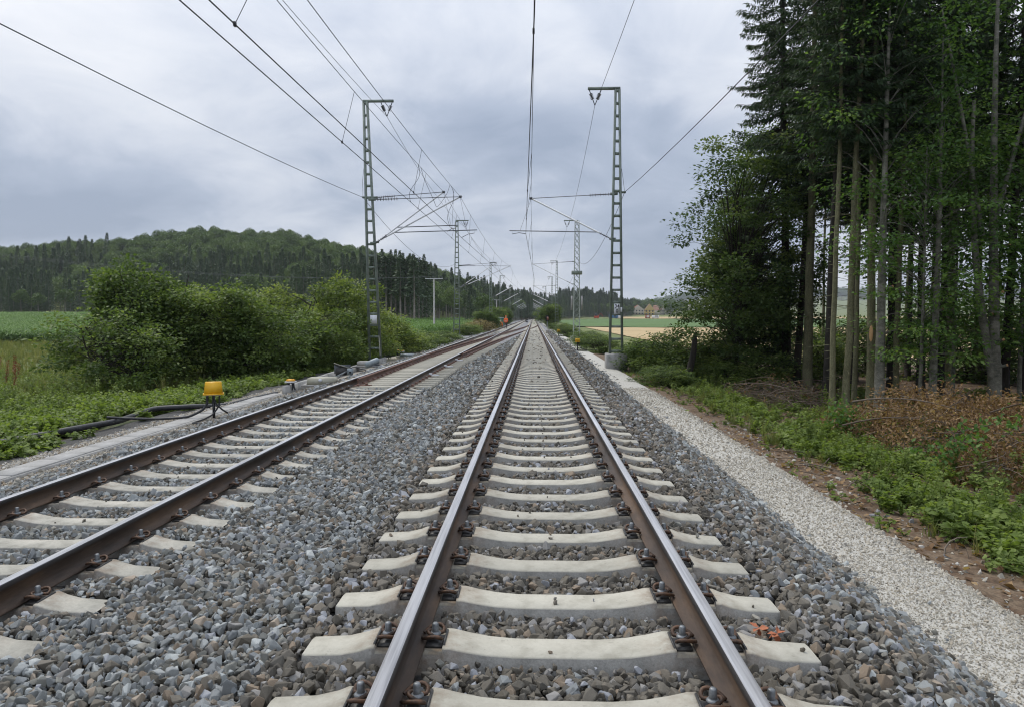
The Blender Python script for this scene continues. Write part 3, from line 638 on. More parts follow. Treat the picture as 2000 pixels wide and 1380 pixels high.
# left mast with two arms
p = at(733, 700, L1Y); top = at(714, 200, L1Y); L1, L1v = mast('nearest green ladder mast on the side of the bushes, with white plate and two arms', p[0], L1Y, p[2] - .15, top[2], 1, lean=(top[0] - p[0]) / (top[2] - p[2]), found=.9, zf=-1.4)
zb = L1.location.z; e1, e2 = at(864, 372, L1Y), at(901, 388, L1Y); zt = at(720, 388, L1Y)[2] - zb; zl = at(730, 472, L1Y)[2] - zb
ln = lambda z: (top[0] - p[0]) / (top[2] - p[2]) * z
a, b = local(L1, e1), local(L1, e2); r1, c1 = local(L1, at(893, 440, L1Y)), local(L1, at(850, 446, L1Y)); r2, c2 = local(L1, at(933, 454, L1Y)), local(L1, at(904, 462, L1Y))
cantilever(L1, zt + .08, zl, a[0], a[2], .45, True, 1, rx=r1[0], rz=r1[2], cx=c1[0] + .5, cz=c1[2] - .1, fx=ln(zl))
cantilever(L1, zt - .10, zl - .1, b[0], b[2], -.45, True, 1, rx=r2[0], rz=r2[2], cx=c2[0], cz=c2[2] - .1, fx=ln(zl))
q = local(L1, at(731, 624, L1Y)); MB().box((q[0], -.14, q[2]), (.32, .02, .40)).build('sign_plate', M['white'], L1)
q = local(L1, at(742, 672, L1Y)); rod(L1, 'cable_guard', [(q[0] + .03, -.1, q[2] - .5), (q[0] - .02, -.1, q[2] + .4)], .02, M['beige'], 6)
# right mast with the kilometre sign
p = at(1203, 690, R1Y); top = at(1206, 175, R1Y); R1, R1v = mast('nearest green ladder mast on the side of the woods, with the kilometre sign', p[0], R1Y, p[2], top[2], -1, lean=(top[0] - p[0]) / (top[2] - p[2]), found=.9, zf=-1.25, arm=1.26)
zb = R1.location.z; e = local(R1, at(1037, 388, R1Y)); zt = at(1205, 379, R1Y)[2] - zb; zl = at(1196, 467, R1Y)[2] - zb
rr, cc = local(R1, at(995, 451, R1Y)), local(R1, at(1027, 457, R1Y))
cantilever(R1, zt, zl, e[0], e[2], 0, True, -1, rx=rr[0], rz=rr[2] - .05, cx=cc[0], cz=cc[2])
q = local(R1, at(1204.5, 603.5, R1Y)); sg = MB().box((q[0], -.115, q[2]), (.255, .015, .44)).build('kilometre_sign', M['white'], R1)
def text(s, loc, size, parent, mat, name='lettering'):
    cu = bpy.data.curves.new('txt', 'FONT'); cu.body = s; cu.size = size; cu.align_x = 'CENTER'; cu.align_y = 'CENTER'; cu.extrude = .001; cu.offset = .004
    to = bpy.data.objects.new('txt', cu); COL.objects.link(to); dg = bpy.context.evaluated_depsgraph_get()
    me = bpy.data.meshes.new_from_object(to.evaluated_get(dg)); bpy.data.objects.remove(to)
    me.materials.clear(); me.materials.append(mat); o = link(name, me, parent, loc); o.rotation_euler = (math.pi / 2, 0, 0); return o
text('34', (q[0], -.126, q[2] + .11), .215, sg, M['black']); text('0', (q[0], -.126, q[2] - .10), .215, sg, M['black'])
MB().box((q[0], -.124, q[2] + .012), (.24, .003, .008)).build('dividing_line', M['black'], sg)
q = local(R1, at(1213, 605, R1Y)); MB().box((q[0], -.115, q[2]), (.075, .015, .2)).build('small_plate', M['white'], R1)
# tension mast and the masts further down the line
p = at(1126, 655, 72); top = at(1124, 432, 72); R2, R2v = mast('X braced lattice mast with pale weight plates, next down the line from the kilometre sign', p[0], 72, p[2], top[2], -1, .66, .40, 1.35, False, True, found=1.2, zf=-1.6)
zb = R2.location.z; e = local(R2, at(1041, 516, 72)); cantilever(R2, at(1124, 511, 72)[2] - zb, at(1122, 555, 72)[2] - zb, e[0], e[2], 0, False, -1, detail=False, fx=-.2)
for s in (-1, 1): MB().box((s * .52, -.1, at(1126, 592, 72)[2] - zb), (.16, .3, 1.45)).build('weight_stack', M['concrete_grey'], R2)
MB().box((0, 0, at(1126, 533, 72)[2] - zb), (1.05, .8, .35)).build('bracket', M['steel_green'], R2)
p = at(892, 655, 72); top = at(888, 432, 72); L2, L2v = mast('second ladder mast on the side of the bushes, behind the mast with the white plate', p[0], 72, p[2], top[2], 1, .72, .3, 1.2, True, found=1.15, zf=-1.6, lean=.006)
zb = L2.location.z
for (ex, ey, dy) in ((996, 519, .5), (970, 514, -.5)):
    e = local(L2, at(ex, ey, 72)); cantilever(L2, at(892, 519, 72)[2] - zb, at(897, 561, 72)[2] - zb, e[0], e[2], dy, False, 1, detail=False, fx=.2)
LM, RM_ = [(L1, L1v), (L2, L2v)], [(R1, R1v), (R2, R2v)]
ORD = ['third', 'fourth', 'fifth', 'sixth', 'eighth', 'tenth', 'twelfth', 'seventh', 'ninth', 'eleventh']
for i, (yl_, xl_, yr_, xr_) in enumerate(((128, -8.0, 125, 4.0), (170, -8.25, 175, 4.5), (226, -7.9, 232, 3.9), (286, -7.9, 290, 3.9), (346, -7.8, 350, 3.8), (406, -7.8, 410, 3.8), (466, -7.8, 470, 3.8), (318, -7.9, 322, 3.9), (378, -7.8, 382, 3.8), (438, -7.8, 442, 3.8))):
    for side, yy_, xx_, lst, nm in ((1, yl_, xl_, LM, 'on the side of the bushes'), (-1, yr_, xr_, RM_, 'on the side of the path')):
        bx_ = float(bend(yy_)); m_, v_ = mast(f'{ORD[i]} catenary mast down the line {nm}', xx_ + bx_, yy_, -.35, 11.3, side, .66, .28, 1.15, False, found=1.1, zf=-1.5, group='masts fading down the line')
        tr = (TRACK_L if side > 0 else 0) + bx_; zb = -.35
        cantilever(m_, 7.0 - zb, 5.0 - zb, tr - (xx_ + bx_) + .2 * side, 7.0 - zb, 0, True, side, tube=.062, rx=tr - (xx_ + bx_) + .9 * side, rz=5.5 - zb, cx=tr - (xx_ + bx_), cz=5.35 - zb, detail=False, fx=.2 * side)
        if i < 7: lst.append((m_, v_))

# ------------------------------------------------------------------ overhead line: wires
def wire(name, label, pts, sags, r, mat=None, cat='wire', n=18, group=None):
    mb = MB(); P = [np.array(pts[0], float)[None]]
    for a, b, s in zip(pts[:-1], pts[1:], sags): P.append(sagline(a, b, s, n)[1:])
    P = np.concatenate(P); o = mb.tube(P, r, 5, cap=False).build(name, mat or M['wire'], None, True); tag(o, label, cat, group); return o, P
def droppers(o, Pc, Pw, ys, r=.0055):
    for y in ys:
        a = np.array([np.interp(y, Pc[:, 1], Pc[:, k]) for k in range(3)]); b = np.array([np.interp(y, Pw[:, 1], Pw[:, k]) for k in range(3)])
        MB().tube([a, b], r, 4).build('dropper', M['wire'], o); MB().box(b, (.03, .05, .06)).build('clamp', M['wire'], o)
def tail(x, z, ys): return [(x + float(bend(y)), y, z) for y in ys]
YS = (128, 170, 226, 286, 346, 406, 466)
# near track
c_sup = at(1037, 388, R1Y); w_sup = at(1027, 457, R1Y)
cat_pts = [(.12, -30, 7.0), tuple(c_sup), tuple(at(1041, 516, 72))] + tail(-.2, 6.95, YS)
oc, Pc = wire('catenary_wire', 'upper messenger wire hung above the nearer track', cat_pts, [.75, .55, .6, .5, .6, .7, .7, .7, .7], .0075)
ow, Pw = wire('contact_wire', 'contact wire straight above the nearer track', [(.3, -30, 5.25), (-.13, 8.9, 5.25), tuple(w_sup), (-.05, 72, 5.3)] + tail(-.1, 5.35, YS), [0] * 10, .0095)
droppers(oc, Pc, Pw, [9.4, 20.5, 26, 36, 44, 52, 60, 80, 92, 104, 116])
# far track: two sets side by side because of the crossover
ca = [(-4.3, -34, 7.3), tuple(e1 + np.array((0, .45, 0))), tuple(at(970, 514, 71.5))] + tail(TRACK_L, 6.95, YS)
cbm = [(-3.8, -34, 7.0), tuple(e2 + np.array((0, -.45, 0))), tuple(at(996, 519, 72.5)), (-2.0, 128, 7.0), (-.6, 170, 7.0)]
wa = [(-5.1, -34, 5.45), (at(350, 0, 8.9)[0], 8.9, at(350, 0, 8.9)[2]), tuple(at(850, 437, L1Y)), (-3.9, 72, 5.5)] + tail(TRACK_L, 5.35, YS)
wb_ = [(-4.3, -34, 5.3), (at(408, 0, 8.6)[0], 8.6, at(408, 0, 8.6)[2]), tuple(at(900, 463, L1Y)), (-2.9, 72, 5.4), (-1.6, 128, 5.4), (-.4, 170, 5.4)]
oa, Pa = wire('catenary_wire', 'messenger wire over the lower track, ending on the upper of two arms', ca, [.75, .6, .6, .5, .6, .7, .7, .7, .7], .0075)
ob, Pb = wire('catenary_wire', 'messenger wire over the crossover, ending on the lower of two arms', cbm, [.75, .6, .6, .5], .0075)
owa, Pwa = wire('contact_wire', 'contact wire over the lower track, outer one of the pair', wa, [0] * 11, .010)
owb, Pwb = wire('contact_wire', 'contact wire over the crossover, inner one of the pair', wb_, [0] * 6, .010)
droppers(oa, Pa, Pwa, [16.5, 27.5, 38, 46, 54, 62, 82, 96, 110]); droppers(ob, Pb, Pwb, [9.3, 21.3, 29.5, 36, 44, 52, 60, 80, 95, 110])
# looping jumpers
def loop_wire(a, b, drop, label):
    t = np.linspace(0, 1, 20)[:, None]; a, b = np.array(a), np.array(b); P = a + (b - a) * t; P[:, 2] -= drop * np.sin(np.pi * t[:, 0]) ** .7; P[:, 0] += .12 * np.sin(2 * np.pi * t[:, 0])
    o = MB().tube(P, .008, 5, cap=False).build('jumper_cable', M['wire'], None, True); tag(o, label, 'cable')
ip = lambda P, y: np.array([np.interp(y, P[:, 1], P[:, k]) for k in range(3)])
loop_wire(ip(Pa, 26.2), ip(Pb, 28.2), 1.15, 'slack cable looping between the two messenger wires beside the white plate mast')
loop_wire(ip(Pa, 25.6), ip(Pwa, 25.9), .02, 'thin hanging cable from messenger to contact wire over the lower track')
loop_wire(ip(Pb, 28.6), ip(Pwb, 29.0), .02, 'thin hanging cable from messenger to contact wire over the crossover')
# feeders and return wires
V_ = lambda lst: [tuple(v) for _, v in lst]
wire('feeder_wire', 'feeder wire under the V insulators of the masts on the bush side', [tuple(np.array((-6.75, -34, 10.9)))] + V_(LM), [1.2, .7, .8, .6, .8, .9, .9, .9, .9], .009)
wire('feeder_wire', 'feeder wire under the V insulators of the masts on the path side', [(3.1, -34, 10.8)] + V_(RM_), [.9, .6, .8, .6, .8, .9, .9, .9, .9], .009)
lr = at(709, 386, L1Y); wire('return_wire', 'thick return wire fixed to the outer side of the white plate mast', [(-9.9, -30, 7.2), tuple(lr), tuple(at(889, 516, 72)), (-8.3, 128, 6.8), (-8.5, 170, 6.8), (-8.2, 226, 6.8)], [1.0, 1.35, 1.4, 1, 1.2], .011)
MB().box(local(L1, lr) + np.array((.12, 0, 0)), (.3, .1, .08)).build('wire_clamp', M['steel_green'], L1)
rr_ = at(1220, 376, R1Y); wire('return_wire', 'thick return wire fixed to the outer side of the kilometre sign mast', [(4.6, -30, 7.0), tuple(rr_), tuple(at(1131, 512, 72)), (4.5, 125, 6.8), (5.0, 175, 6.8), (4.4, 232, 6.8)], [.85, 1.2, 1.3, 1, 1.2], .011)
MB().box(local(R1, rr_) + np.array((-.1, 0, 0)), (.3, .1, .08)).build('wire_clamp', M['steel_green'], R1)
rod(R1, 'earth_wire', [local(R1, rr_), local(R1, at(1217, 350, R1Y)), local(R1, at(1214, 330, R1Y))], .008, M['wire'], 4)
rod(L1, 'earth_wire', [local(L1, lr), local(L1, at(708, 355, L1Y)), local(L1, at(711, 325, L1Y))], .008, M['wire'], 4)

# ------------------------------------------------------------------ plants: mesh makers
def leaves(mb, C, D, ln, wd, m=0, tint=None, fold=.25, r_=None):
    """diamond leaves at C pointing along D"""
    r_ = r_ or rng; n = len(C); D = D / (np.linalg.norm(D, axis=1, keepdims=True) + 1e-9)
    ln = np.broadcast_to(np.asarray(ln, float), (n,))[:, None]; wd = np.broadcast_to(np.asarray(wd, float), (n,))[:, None]
    Nn = np.array((0, 0, 1.0)) + r_.normal(0, .45, (n, 3)); S = np.cross(D, Nn); S /= (np.linalg.norm(S, axis=1, keepdims=True) + 1e-9)
    U = np.cross(S, D)
    V = np.stack((C, C + D * ln * .45 + S * wd + U * wd * fold, C + D * ln, C + D * ln * .45 - S * wd + U * wd * fold), 1)
    i = np.arange(n)[:, None] * 4
    F = np.concatenate((i + np.array([[0, 1, 2]]), i + np.array([[0, 2, 3]])), 0)
    t = r_.uniform(0, 1, n) if tint is None else tint
    mb.add(V.reshape(-1, 3), F, m, np.concatenate((t, t)))
def curve3(a, b, bow, n=6):
    t = np.linspace(0, 1, n)[:, None]; return np.array(a) * (1 - t) + np.array(b) * t + np.array(bow) * (4 * t * (1 - t))
def spruce(seed, H, base, rmax, nsp=46, spray=.24, low=1.0, tr=.15, sides=8, step=.31, dead=True, skirt=None):
    """returns trunk MB, crown MB; base = height where green starts"""
    r_ = np.random.default_rng(seed); tk = MB(); cr_ = MB()
    zs = np.linspace(-.3, H, 14); wob = np.cumsum(r_.normal(0, .018, (14, 2)), 0)
    P = np.stack((wob[:, 0], wob[:, 1], zs), -1); rad = tr * (1 - zs.clip(0) / H) ** .8 + .012; rad[0] *= 1.35; rad[1] *= 1.05
    tk.tube(P, rad, sides); ctr = lambda z: np.array((np.interp(z, zs, wob[:, 0]), np.interp(z, zs, wob[:, 1]), z))
    z = base
    while z < H - .2:
        f = (z - base) / (H - base); rr = rmax * (min(1, .55 + f * 2.2) if f < .2 else 1) * (1 - f) ** .75 + .12
        for k in range(r_.integers(4, 7)):
            a = r_.uniform(0, 6.283); L_ = rr * r_.uniform(.65, 1.1)
            if skirt is not None and z < skirt[0] and math.cos(a - skirt[1]) < .1: continue
            o = ctr(z + r_.uniform(-.15, .15)); dr = np.array((math.cos(a), math.sin(a), 0)); droop = L_ * r_.uniform(.18, .42) * (1 - .6 * f)
            e = o + dr * L_ + np.array((0, 0, -droop + .35 * L_ * f)); B = curve3(o, e, (0, 0, -.10 * L_), 6)
            cr_.tube(B, np.linspace(.016 + .008 * L_, .005, 6), 3, 1, cap=False)
            n = max(8, int(2.6 * nsp * L_ / rmax)); t = r_.uniform(.12, 1, n) ** .8
            C = np.stack([np.interp(t, np.linspace(0, 1, 6), B[:, j]) for j in range(3)], -1)
            sd = r_.choice((-1, 1), n)[:, None]; S = np.array((-dr[1], dr[0], 0))
            off = S * sd * (r_.uniform(0, .34, n) * (1.1 - t) * L_ * .55)[:, None]; C = C + off + np.array((0, 0, -1)) * (np.abs(off).sum(1) * .25)[:, None]
            D = dr * r_.uniform(.3, 1, n)[:, None] + S * sd * r_.uniform(.2, 1, n)[:, None] + np.stack((r_.normal(0, .25, n), r_.normal(0, .25, n), r_.uniform(-1.5, .05, n)), -1)
            tint = np.clip(r_.normal(.42, .2, n) + .25 * (t - .6), 0, 1)
            leaves(cr_, C, D, spray * r_.uniform(.4, .95, n), spray * .085, 0, tint, .3, r_)
        z += step * r_.uniform(.7, 1.3)
    if dead:
        z = .8
        while z < base:
            a = r_.uniform(0, 6.283); L_ = r_.uniform(.08, .22) if r_.uniform() < .5 else r_.uniform(.3, .85); o = ctr(z)
            tk.tube([o, o + np.array((math.cos(a) * L_, math.sin(a) * L_, -.15 * L_))], [.013, .003], 3, 0, cap=False); z += r_.uniform(.07, .22)
    return tk, cr_
def broad(seed, H, cz0, rx, n_clump=150, n_leaf=130, leaf=.085, clump=.45, tr=.12, trunks=1, spread=.6, shape=None, center=(0, 0), hang=.3, flat=1.0, lobes=7, wr=.34, var=.17):
    """trunk(s), limbs and leaf clumps in an uneven crown from cz0 to H"""
    r_ = np.random.default_rng(seed); tk = MB(); cr_ = MB(); st = []
    for k in range(trunks):
        a = r_.uniform(0, 6.283); tip = np.array((math.cos(a) * spread * (k > 0 or trunks > 1), math.sin(a) * spread * (k > 0 or trunks > 1), H * .93))
        B = curve3((0, 0, -.3), tip, (r_.normal(0, .12), r_.normal(0, .12), 0), 9); tk.tube(B, np.linspace(tr * (1 if k == 0 else .8), .018, 9) , 8 if tr > .08 else 5); st.append(B)
    lb = r_.normal(size=(lobes, 3)); lb /= np.linalg.norm(lb, axis=1, keepdims=True); amp = r_.uniform(.05, wr, lobes) * r_.choice((-1, 1), lobes, p=(.4, .6))
    for c in range(n_clump):
        d = r_.normal(size=3); d /= np.linalg.norm(d); rad = r_.uniform(.25, 1) ** .45 * (1 + (np.maximum(0, lb @ d) ** 3 * amp).sum())
        q = np.array((d[0] * rx * rad + center[0], d[1] * rx * rad + center[1], (H + cz0) / 2 + d[2] * (H - cz0) / 2 * rad))
        if q[2] < .05: q[2] = r_.uniform(.05, .5)
        B = st[r_.integers(len(st))]; h = np.clip(q[2] * (r_.uniform(.45, .9) if flat > .6 else r_.uniform(.8, 1.0)), .1, H * .9); o = np.array([np.interp(h, B[:, 2], B[:, j]) for j in range(3)])
        if c % 2 == 0 or rad > .8: tk.tube(curve3(o, q, (0, 0, .12 * np.linalg.norm(q - o)), 5), np.linspace(.010 + .005 * np.linalg.norm(q - o), .003, 5), 3, cap=False)
        n = int(n_leaf * r_.uniform(.5, 1.4)); cs = clump * r_.uniform(.6, 1.3)
        C = q + np.clip(r_.normal(0, 1, (n, 3)), -1.7, 1.7) * cs * np.array((1, 1, .62 * flat)); D = (C - q) + r_.normal(0, .4 * cs, (n, 3)); D[:, 2] -= hang * cs
        C[:, 2] = np.maximum(C[:, 2], .02)
        tint = np.clip(r_.normal(.45, var) + r_.normal(0, .15, n) + .12 * (C[:, 2] - q[2]) / cs, 0, 1)
        leaves(cr_, C, D, leaf * r_.uniform(.6, 1.35, n), leaf * .34, 0, tint, .25, r_)
    return tk, cr_
def plant(name, label, cat, mk, mats, loc, group=None, rz=0, scale=1, parts=('trunk', 'crown'), cmats=None):
    t = empty(name, loc, rz); t.scale = (scale,) * 3 if not isinstance(scale, tuple) else scale; tag(t, label, cat, group)
    link(parts[0], mk[0], t); link(parts[1], mk[1], t); return t
def meshes(mk, tm, cm, nm='tree', second=None): return (mk[0].mesh(nm + '_trunk', tm, True), mk[1].mesh(nm + '_crown', [cm, second or tm]))

# ------------------------------------------------------------------ the wood on the path side
zf = lambda x, y: float(z_land(x, y))
def gp(px_, py_, z=-1.5):
    p = on(px_, py_, z); return (p[0], p[1], zf(p[0], p[1]) - .03)
sp_tall = [meshes(spruce(11 + i, 21 + i, 7.6 + .8 * i, 2.4, 60, .26, tr=.155), M['bark_spruce'], M['needles'], 'spruce', M['bark_dark']) for i in range(3)]
sp_dark = meshes(spruce(21, 20, 8.2, 2.2, 48, .28, tr=.12), M['bark_dark'], M['needles'], 'spruce', M['bark_dark'])
sp_slim = meshes(spruce(22, 17, 8.3, 1.5, 40, .26, tr=.075, sides=6), M['bark_spruce'], M['needles'], 'spruce', M['bark_dark'])
sp_edge = meshes(spruce(31, 23, 1.2, 3.0, 95, .25, tr=.17, step=.22, skirt=(7.5, math.pi)), M['bark_dark'], M['needles'], 'spruce', M['bark_dark'])
GW = 'spruces of the wood beside the path'
plant('spruce_tree', 'spruce at the corner of the wood, dark leaning trunk, boughs almost to the ground', 'spruce tree', sp_edge, None, gp(1537, 762), GW, .3).rotation_euler = (0, -.045, .3)
for (bx, by, mk, sc, lb) in ((1577, 778, sp_tall[0], 1.0, 'spruce with the thickest mossy trunk, next to the leaning corner spruce'),
                             (1626, 812, sp_slim, 1.0, 'slim pale spruce trunk third from the corner of the wood'),
                             (1649, 812, sp_slim, 1.25, 'straight mossy spruce trunk left of the twin trunk with a cut scar'),
                             (1699, 806, sp_tall[1], .8, 'mossy spruce trunk pressed against a greyer trunk behind the dry brush'),
                             (1557, 768, sp_dark, 1.05, 'dark spruce trunk just behind the leaning corner spruce'),
                             (1613, 794, sp_dark, 1.0, 'dark spruce trunk between the thick mossy one and the slim pale one'),
                             (1665, 800, sp_slim, .95, 'thin dark spruce stem behind the straight mossy trunk'),
                             (1750, 808, sp_slim, 1.05, 'thin spruce stem alone in the dark gap behind the dry brush')):
    plant('spruce_tree', lb, 'spruce tree', mk, None, gp(bx, by), GW, rng.uniform(0, 6), (sc, sc, 1.0)).rotation_euler = (rng.normal(0, .01), rng.normal(0, .012), rng.uniform(0, 6))
# inside of the wood: trunks one behind the other
placed = [gp(a_, b_)[:2] for a_, b_ in ((1537, 762), (1577, 778), (1626, 812), (1649, 812), (1699, 806), (1716, 815), (1818, 815), (1939, 812), (1750, 808), (1613, 794), (1557, 768))]
k = 0; cand = np.stack((rng.uniform(9.6, 36, 4000), rng.uniform(9, 40, 4000)), -1)
for x, y in cand:
    if k >= 42: break
    t_ = (x - CAM[0]) / y
    if t_ > .93 or t_ < .40 or (y > 30 and x < 12.5) or x < 10.2 or (y < 21.5 and t_ < .84): continue
    if min((x - a_) ** 2 + (y - b_) ** 2 for a_, b_ in placed) < 3.0: continue
    placed.append((x, y)); mk = [sp_tall[0], sp_tall[1], sp_tall[2], sp_dark, sp_dark, sp_dark, sp_slim][rng.integers(7)]; s_ = rng.uniform(.8, 1.2)
    plant('spruce_tree', 'dark spruce standing in the rows inside the wood', 'spruce tree', mk, None, (x, y, zf(x, y) - .05), 'inner spruces of the wood', rng.uniform(0, 6), (s_, s_, rng.uniform(.85, 1.1))).rotation_euler = (rng.normal(0, .014), rng.normal(0, .014), rng.uniform(0, 6)); k += 1
# broadleaved trees at its edge
maple = meshes(broad(41, 10.4, .9, 2.3, 270, 130, .15, .30, .10, 2, .5, wr=.75, lobes=13, var=.24), M['bark_dark'], M['leaf_maple'], 'maple')
p = at(1440, 700, 27.5); plant('maple_tree', 'leafy maple leaning out of the corner of the wood over the path', 'tree', maple, None, (p[0], 27.5, zf(p[0], 27.5)), None, 2.2, (.9, .9, .76))
p = at(1470, 700, 31); o = plant('maple_tree', 'second leafy maple half hidden behind the corner spruce', 'tree', maple, None, (p[0], 31, zf(p[0], 31)), None, 4.0, (.9, .9, .95))
beech = meshes(broad(51, 15, 2.6, 2.4, 60, 60, .13, .42, .16, 1, .4, hang=.5, flat=.5, var=.25), M['bark_beech'], M['leaf_beech'], 'beech')
beech2 = meshes(broad(52, 8.5, .9, 2.0, 95, 60, .125, .40, .06, 1, .4, hang=.4, flat=.4, var=.25), M['bark_beech'], M['leaf_beech'], 'beech')
def stubby(parent, zs, r, seed):
    r_ = np.random.default_rng(seed)
    for z in zs:
        a = r_.uniform(-2.6, -.5); d = np.array((math.cos(a), math.sin(a), .35)); o = np.array((0, 0, z)) + d * r * .7
        st = MB().tube([o, o + d * r_.uniform(.1, .22)], [.05, .042], 8).build('branch_stub', M['bark_beech'], parent, True)
        e = o + d * .2; MB().lathe([(0, 0), (.042, 0), (.042, .03), (0, .031)], 8, 0, o + d * .19, d / np.linalg.norm(d)).build('cut_face', M['cutwood'], st)
tb = empty('beech_tree', gp(1939, 812)); tag(tb, 'double stemmed beech with pale sawn branch ends behind the dry brush', 'beech tree')
b0 = MB(); b0.tube(curve3((0, 0, -.3), (.02, 0, 1.7), (.02, 0, 0), 5), [.25, .2, .19, .18, .17], 10)
b0.tube(curve3((-.02, 0, 1.2), (-.75, .2, 9.5), (-.28, 0, 0), 10), np.linspace(.13, .05, 10), 9); b0.tube(curve3((.03, 0, 1.2), (-.35, -.1, 13), (-.1, 0, 0), 10), np.linspace(.16, .04, 10), 9)
b0.tube(curve3((-.42, .1, 5.5), (-2.0, -.2, 12), (-.1, 0, .6), 7), np.linspace(.07, .02, 7), 6); b0.tube(curve3((-.12, 0, 6), (1.5, .2, 12), (.1, 0, .5), 7), np.linspace(.07, .02, 7), 6)
b0.build('trunk', M['bark_beech'], tb, True)
link('crown', broad(53, 14, 3.2, 2.7, 120, 60, .13, .45, .01, 1, .4, hang=.5, flat=.5, var=.25)[1].mesh('beech_crown', [M['leaf_beech'], M['bark_beech']]), tb)
stubby(tb, (1.55, 2.3, 3.05, 3.7, 4.3, 5.1), .17, 5)
for (bx, by, mk, lb, s_, rz) in ((1716, 815, beech, 'grey beech trunk with a long sawn scar, tight beside a mossy spruce', .95, 1.0), (1818, 815, beech, 'slightly leaning grey beech with leaf sprays, left of the double stemmed beech', .8, 2.2),
                                 (1794, 818, beech2, 'thin young beech standing left of the leaning grey beech', 1.0, .5), (1860, 800, beech2, 'young beech with bright leaf sprays in front of the dark wood', 1.1, 4.0),
                                 (1990, 800, beech2, 'young leafy beech at the very edge of the picture', 1.25, 2.0)):
    o = plant('beech_tree', lb, 'beech tree', mk, None, gp(bx, by), None, rz, s_)
    if mk is beech: stubby(o, (1.2, 2.6, 4.0, 4.9), .15, bx)
for i, (x, y, s_) in enumerate(((17, 23.5, 1.2), (20, 25, 1.3), (15.0, 18.6, 1.0))):
    plant('beech_tree', 'leafy young beech growing under the spruces inside the wood', 'beech tree', beech2, None, (x, y, zf(x, y)), 'young beeches inside the wood', i * 1.3, s_)
sc_ = gp(1710, 812); MB().lathe([(0, 0), (.05, .0), (.055, .03), (0, .035)], 10, 0, (0, 0, 0), (-.3, -1, .1)).build('sawn_scar', M['cutwood'], None).name
bpy.data.objects['sawn_scar'].scale = (1.0, 1.0, 4.5); bpy.data.objects['sawn_scar'].location = at(1701, 652, sc_[1] - .35); tag(bpy.data.objects['sawn_scar'], 'long pale sawn scar facing the tracks on the grey beech trunk', 'sawn wood')

# ------------------------------------------------------------------ undergrowth
def weed(seed, h=.4, n=26, leaf=.075, wr=.4, spread=.16, mat='leaf_weed'):
    r_ = np.random.default_rng(seed); mb = MB()
    for s in range(r_.integers(2, 5)):
        a = r_.uniform(0, 6.283); e = np.array((math.cos(a) * spread * r_.uniform(.3, 1), math.sin(a) * spread * r_.uniform(.3, 1), h * r_.uniform(.6, 1))); B = curve3((0, 0, 0), e, (0, 0, .1 * h), 4)
        mb.tube(B, [.006, .005, .004, .002], 3, 0, .2, cap=False); t = np.linspace(.25, 1, n // 3)
        C = np.stack([np.interp(t, np.linspace(0, 1, 4), B[:, j]) for j in range(3)], -1); aa = r_.uniform(0, 6.283, len(t))
        D = np.stack((np.cos(aa), np.sin(aa), r_.uniform(-.35, .35, len(t))), -1)
        leaves(mb, C, D, leaf * r_.uniform(.7, 1.4, len(t)) * (1.25 - .5 * t), leaf * wr * .8, 0, np.clip(r_.normal(.3, .15, len(t)) + .4 * t, 0, 1), .2, r_)
    return mb.mesh('weed', M[mat])
def tuft(seed, h=.6, n=26, mat='leaf_grass', w_=.006, lean=.5):
    r_ = np.random.default_rng(seed); mb = MB()
    for i in range(n):
        a = r_.uniform(0, 6.283); L_ = h * r_.uniform(.5, 1.1); o = np.array((r_.normal(0, .05), r_.normal(0, .05), 0)); k = lean * r_.uniform(.3, 1.2)
        e = o + np.array((math.cos(a) * L_ * k, math.sin(a) * L_ * k, L_ * (1 - .35 * k))); B = curve3(o, e, (0, 0, .18 * L_), 5); S = np.array((-math.sin(a), math.cos(a), 0)) * w_
        ww = np.array([1, 1, .8, .5, .1])[:, None]; V = np.concatenate((B - S * ww, B + S * ww)); F = [(j, j + 1, j + 6, j + 5) for j in range(4)]
        mb.add(V, F, 0, np.clip(r_.normal(.5, .25), 0, 1))
    return mb.mesh('grass', M[mat])
weeds = [weed(i, .22 + .07 * (i % 4), 30, .085 + .012 * (i % 3)) for i in range(8)]
tall_weeds = [weed(50 + i, .8 + .15 * i, 66, .10, .3, .2) for i in range(4)]
low = [weed(30 + i, .10, 15, .05, .45, .12) for i in range(4)]
tufts = [tuft(i, .45 + .15 * (i % 3)) for i in range(4)]
long_g = [tuft(20 + i, 1.0, 34, lean=.45) for i in range(3)]
def spread_pts(x0, x1, y0, y1, n, dens=None, seed=0):
    X = rng.uniform(x0, x1, n); Y = rng.uniform(y0, y1, n); k = in_view(X, Y, 1.0)
    if dens is not None: k &= rng.uniform(size=n) < dens(X, Y)
    X, Y = X[k], Y[k]; return np.stack((X, Y, z_land(X, Y) - .01), -1)
up = lambda n, t=.25: np.stack((rng.normal(0, t, n), rng.normal(0, t, n), rng.uniform(0, 6.283, n)), -1)
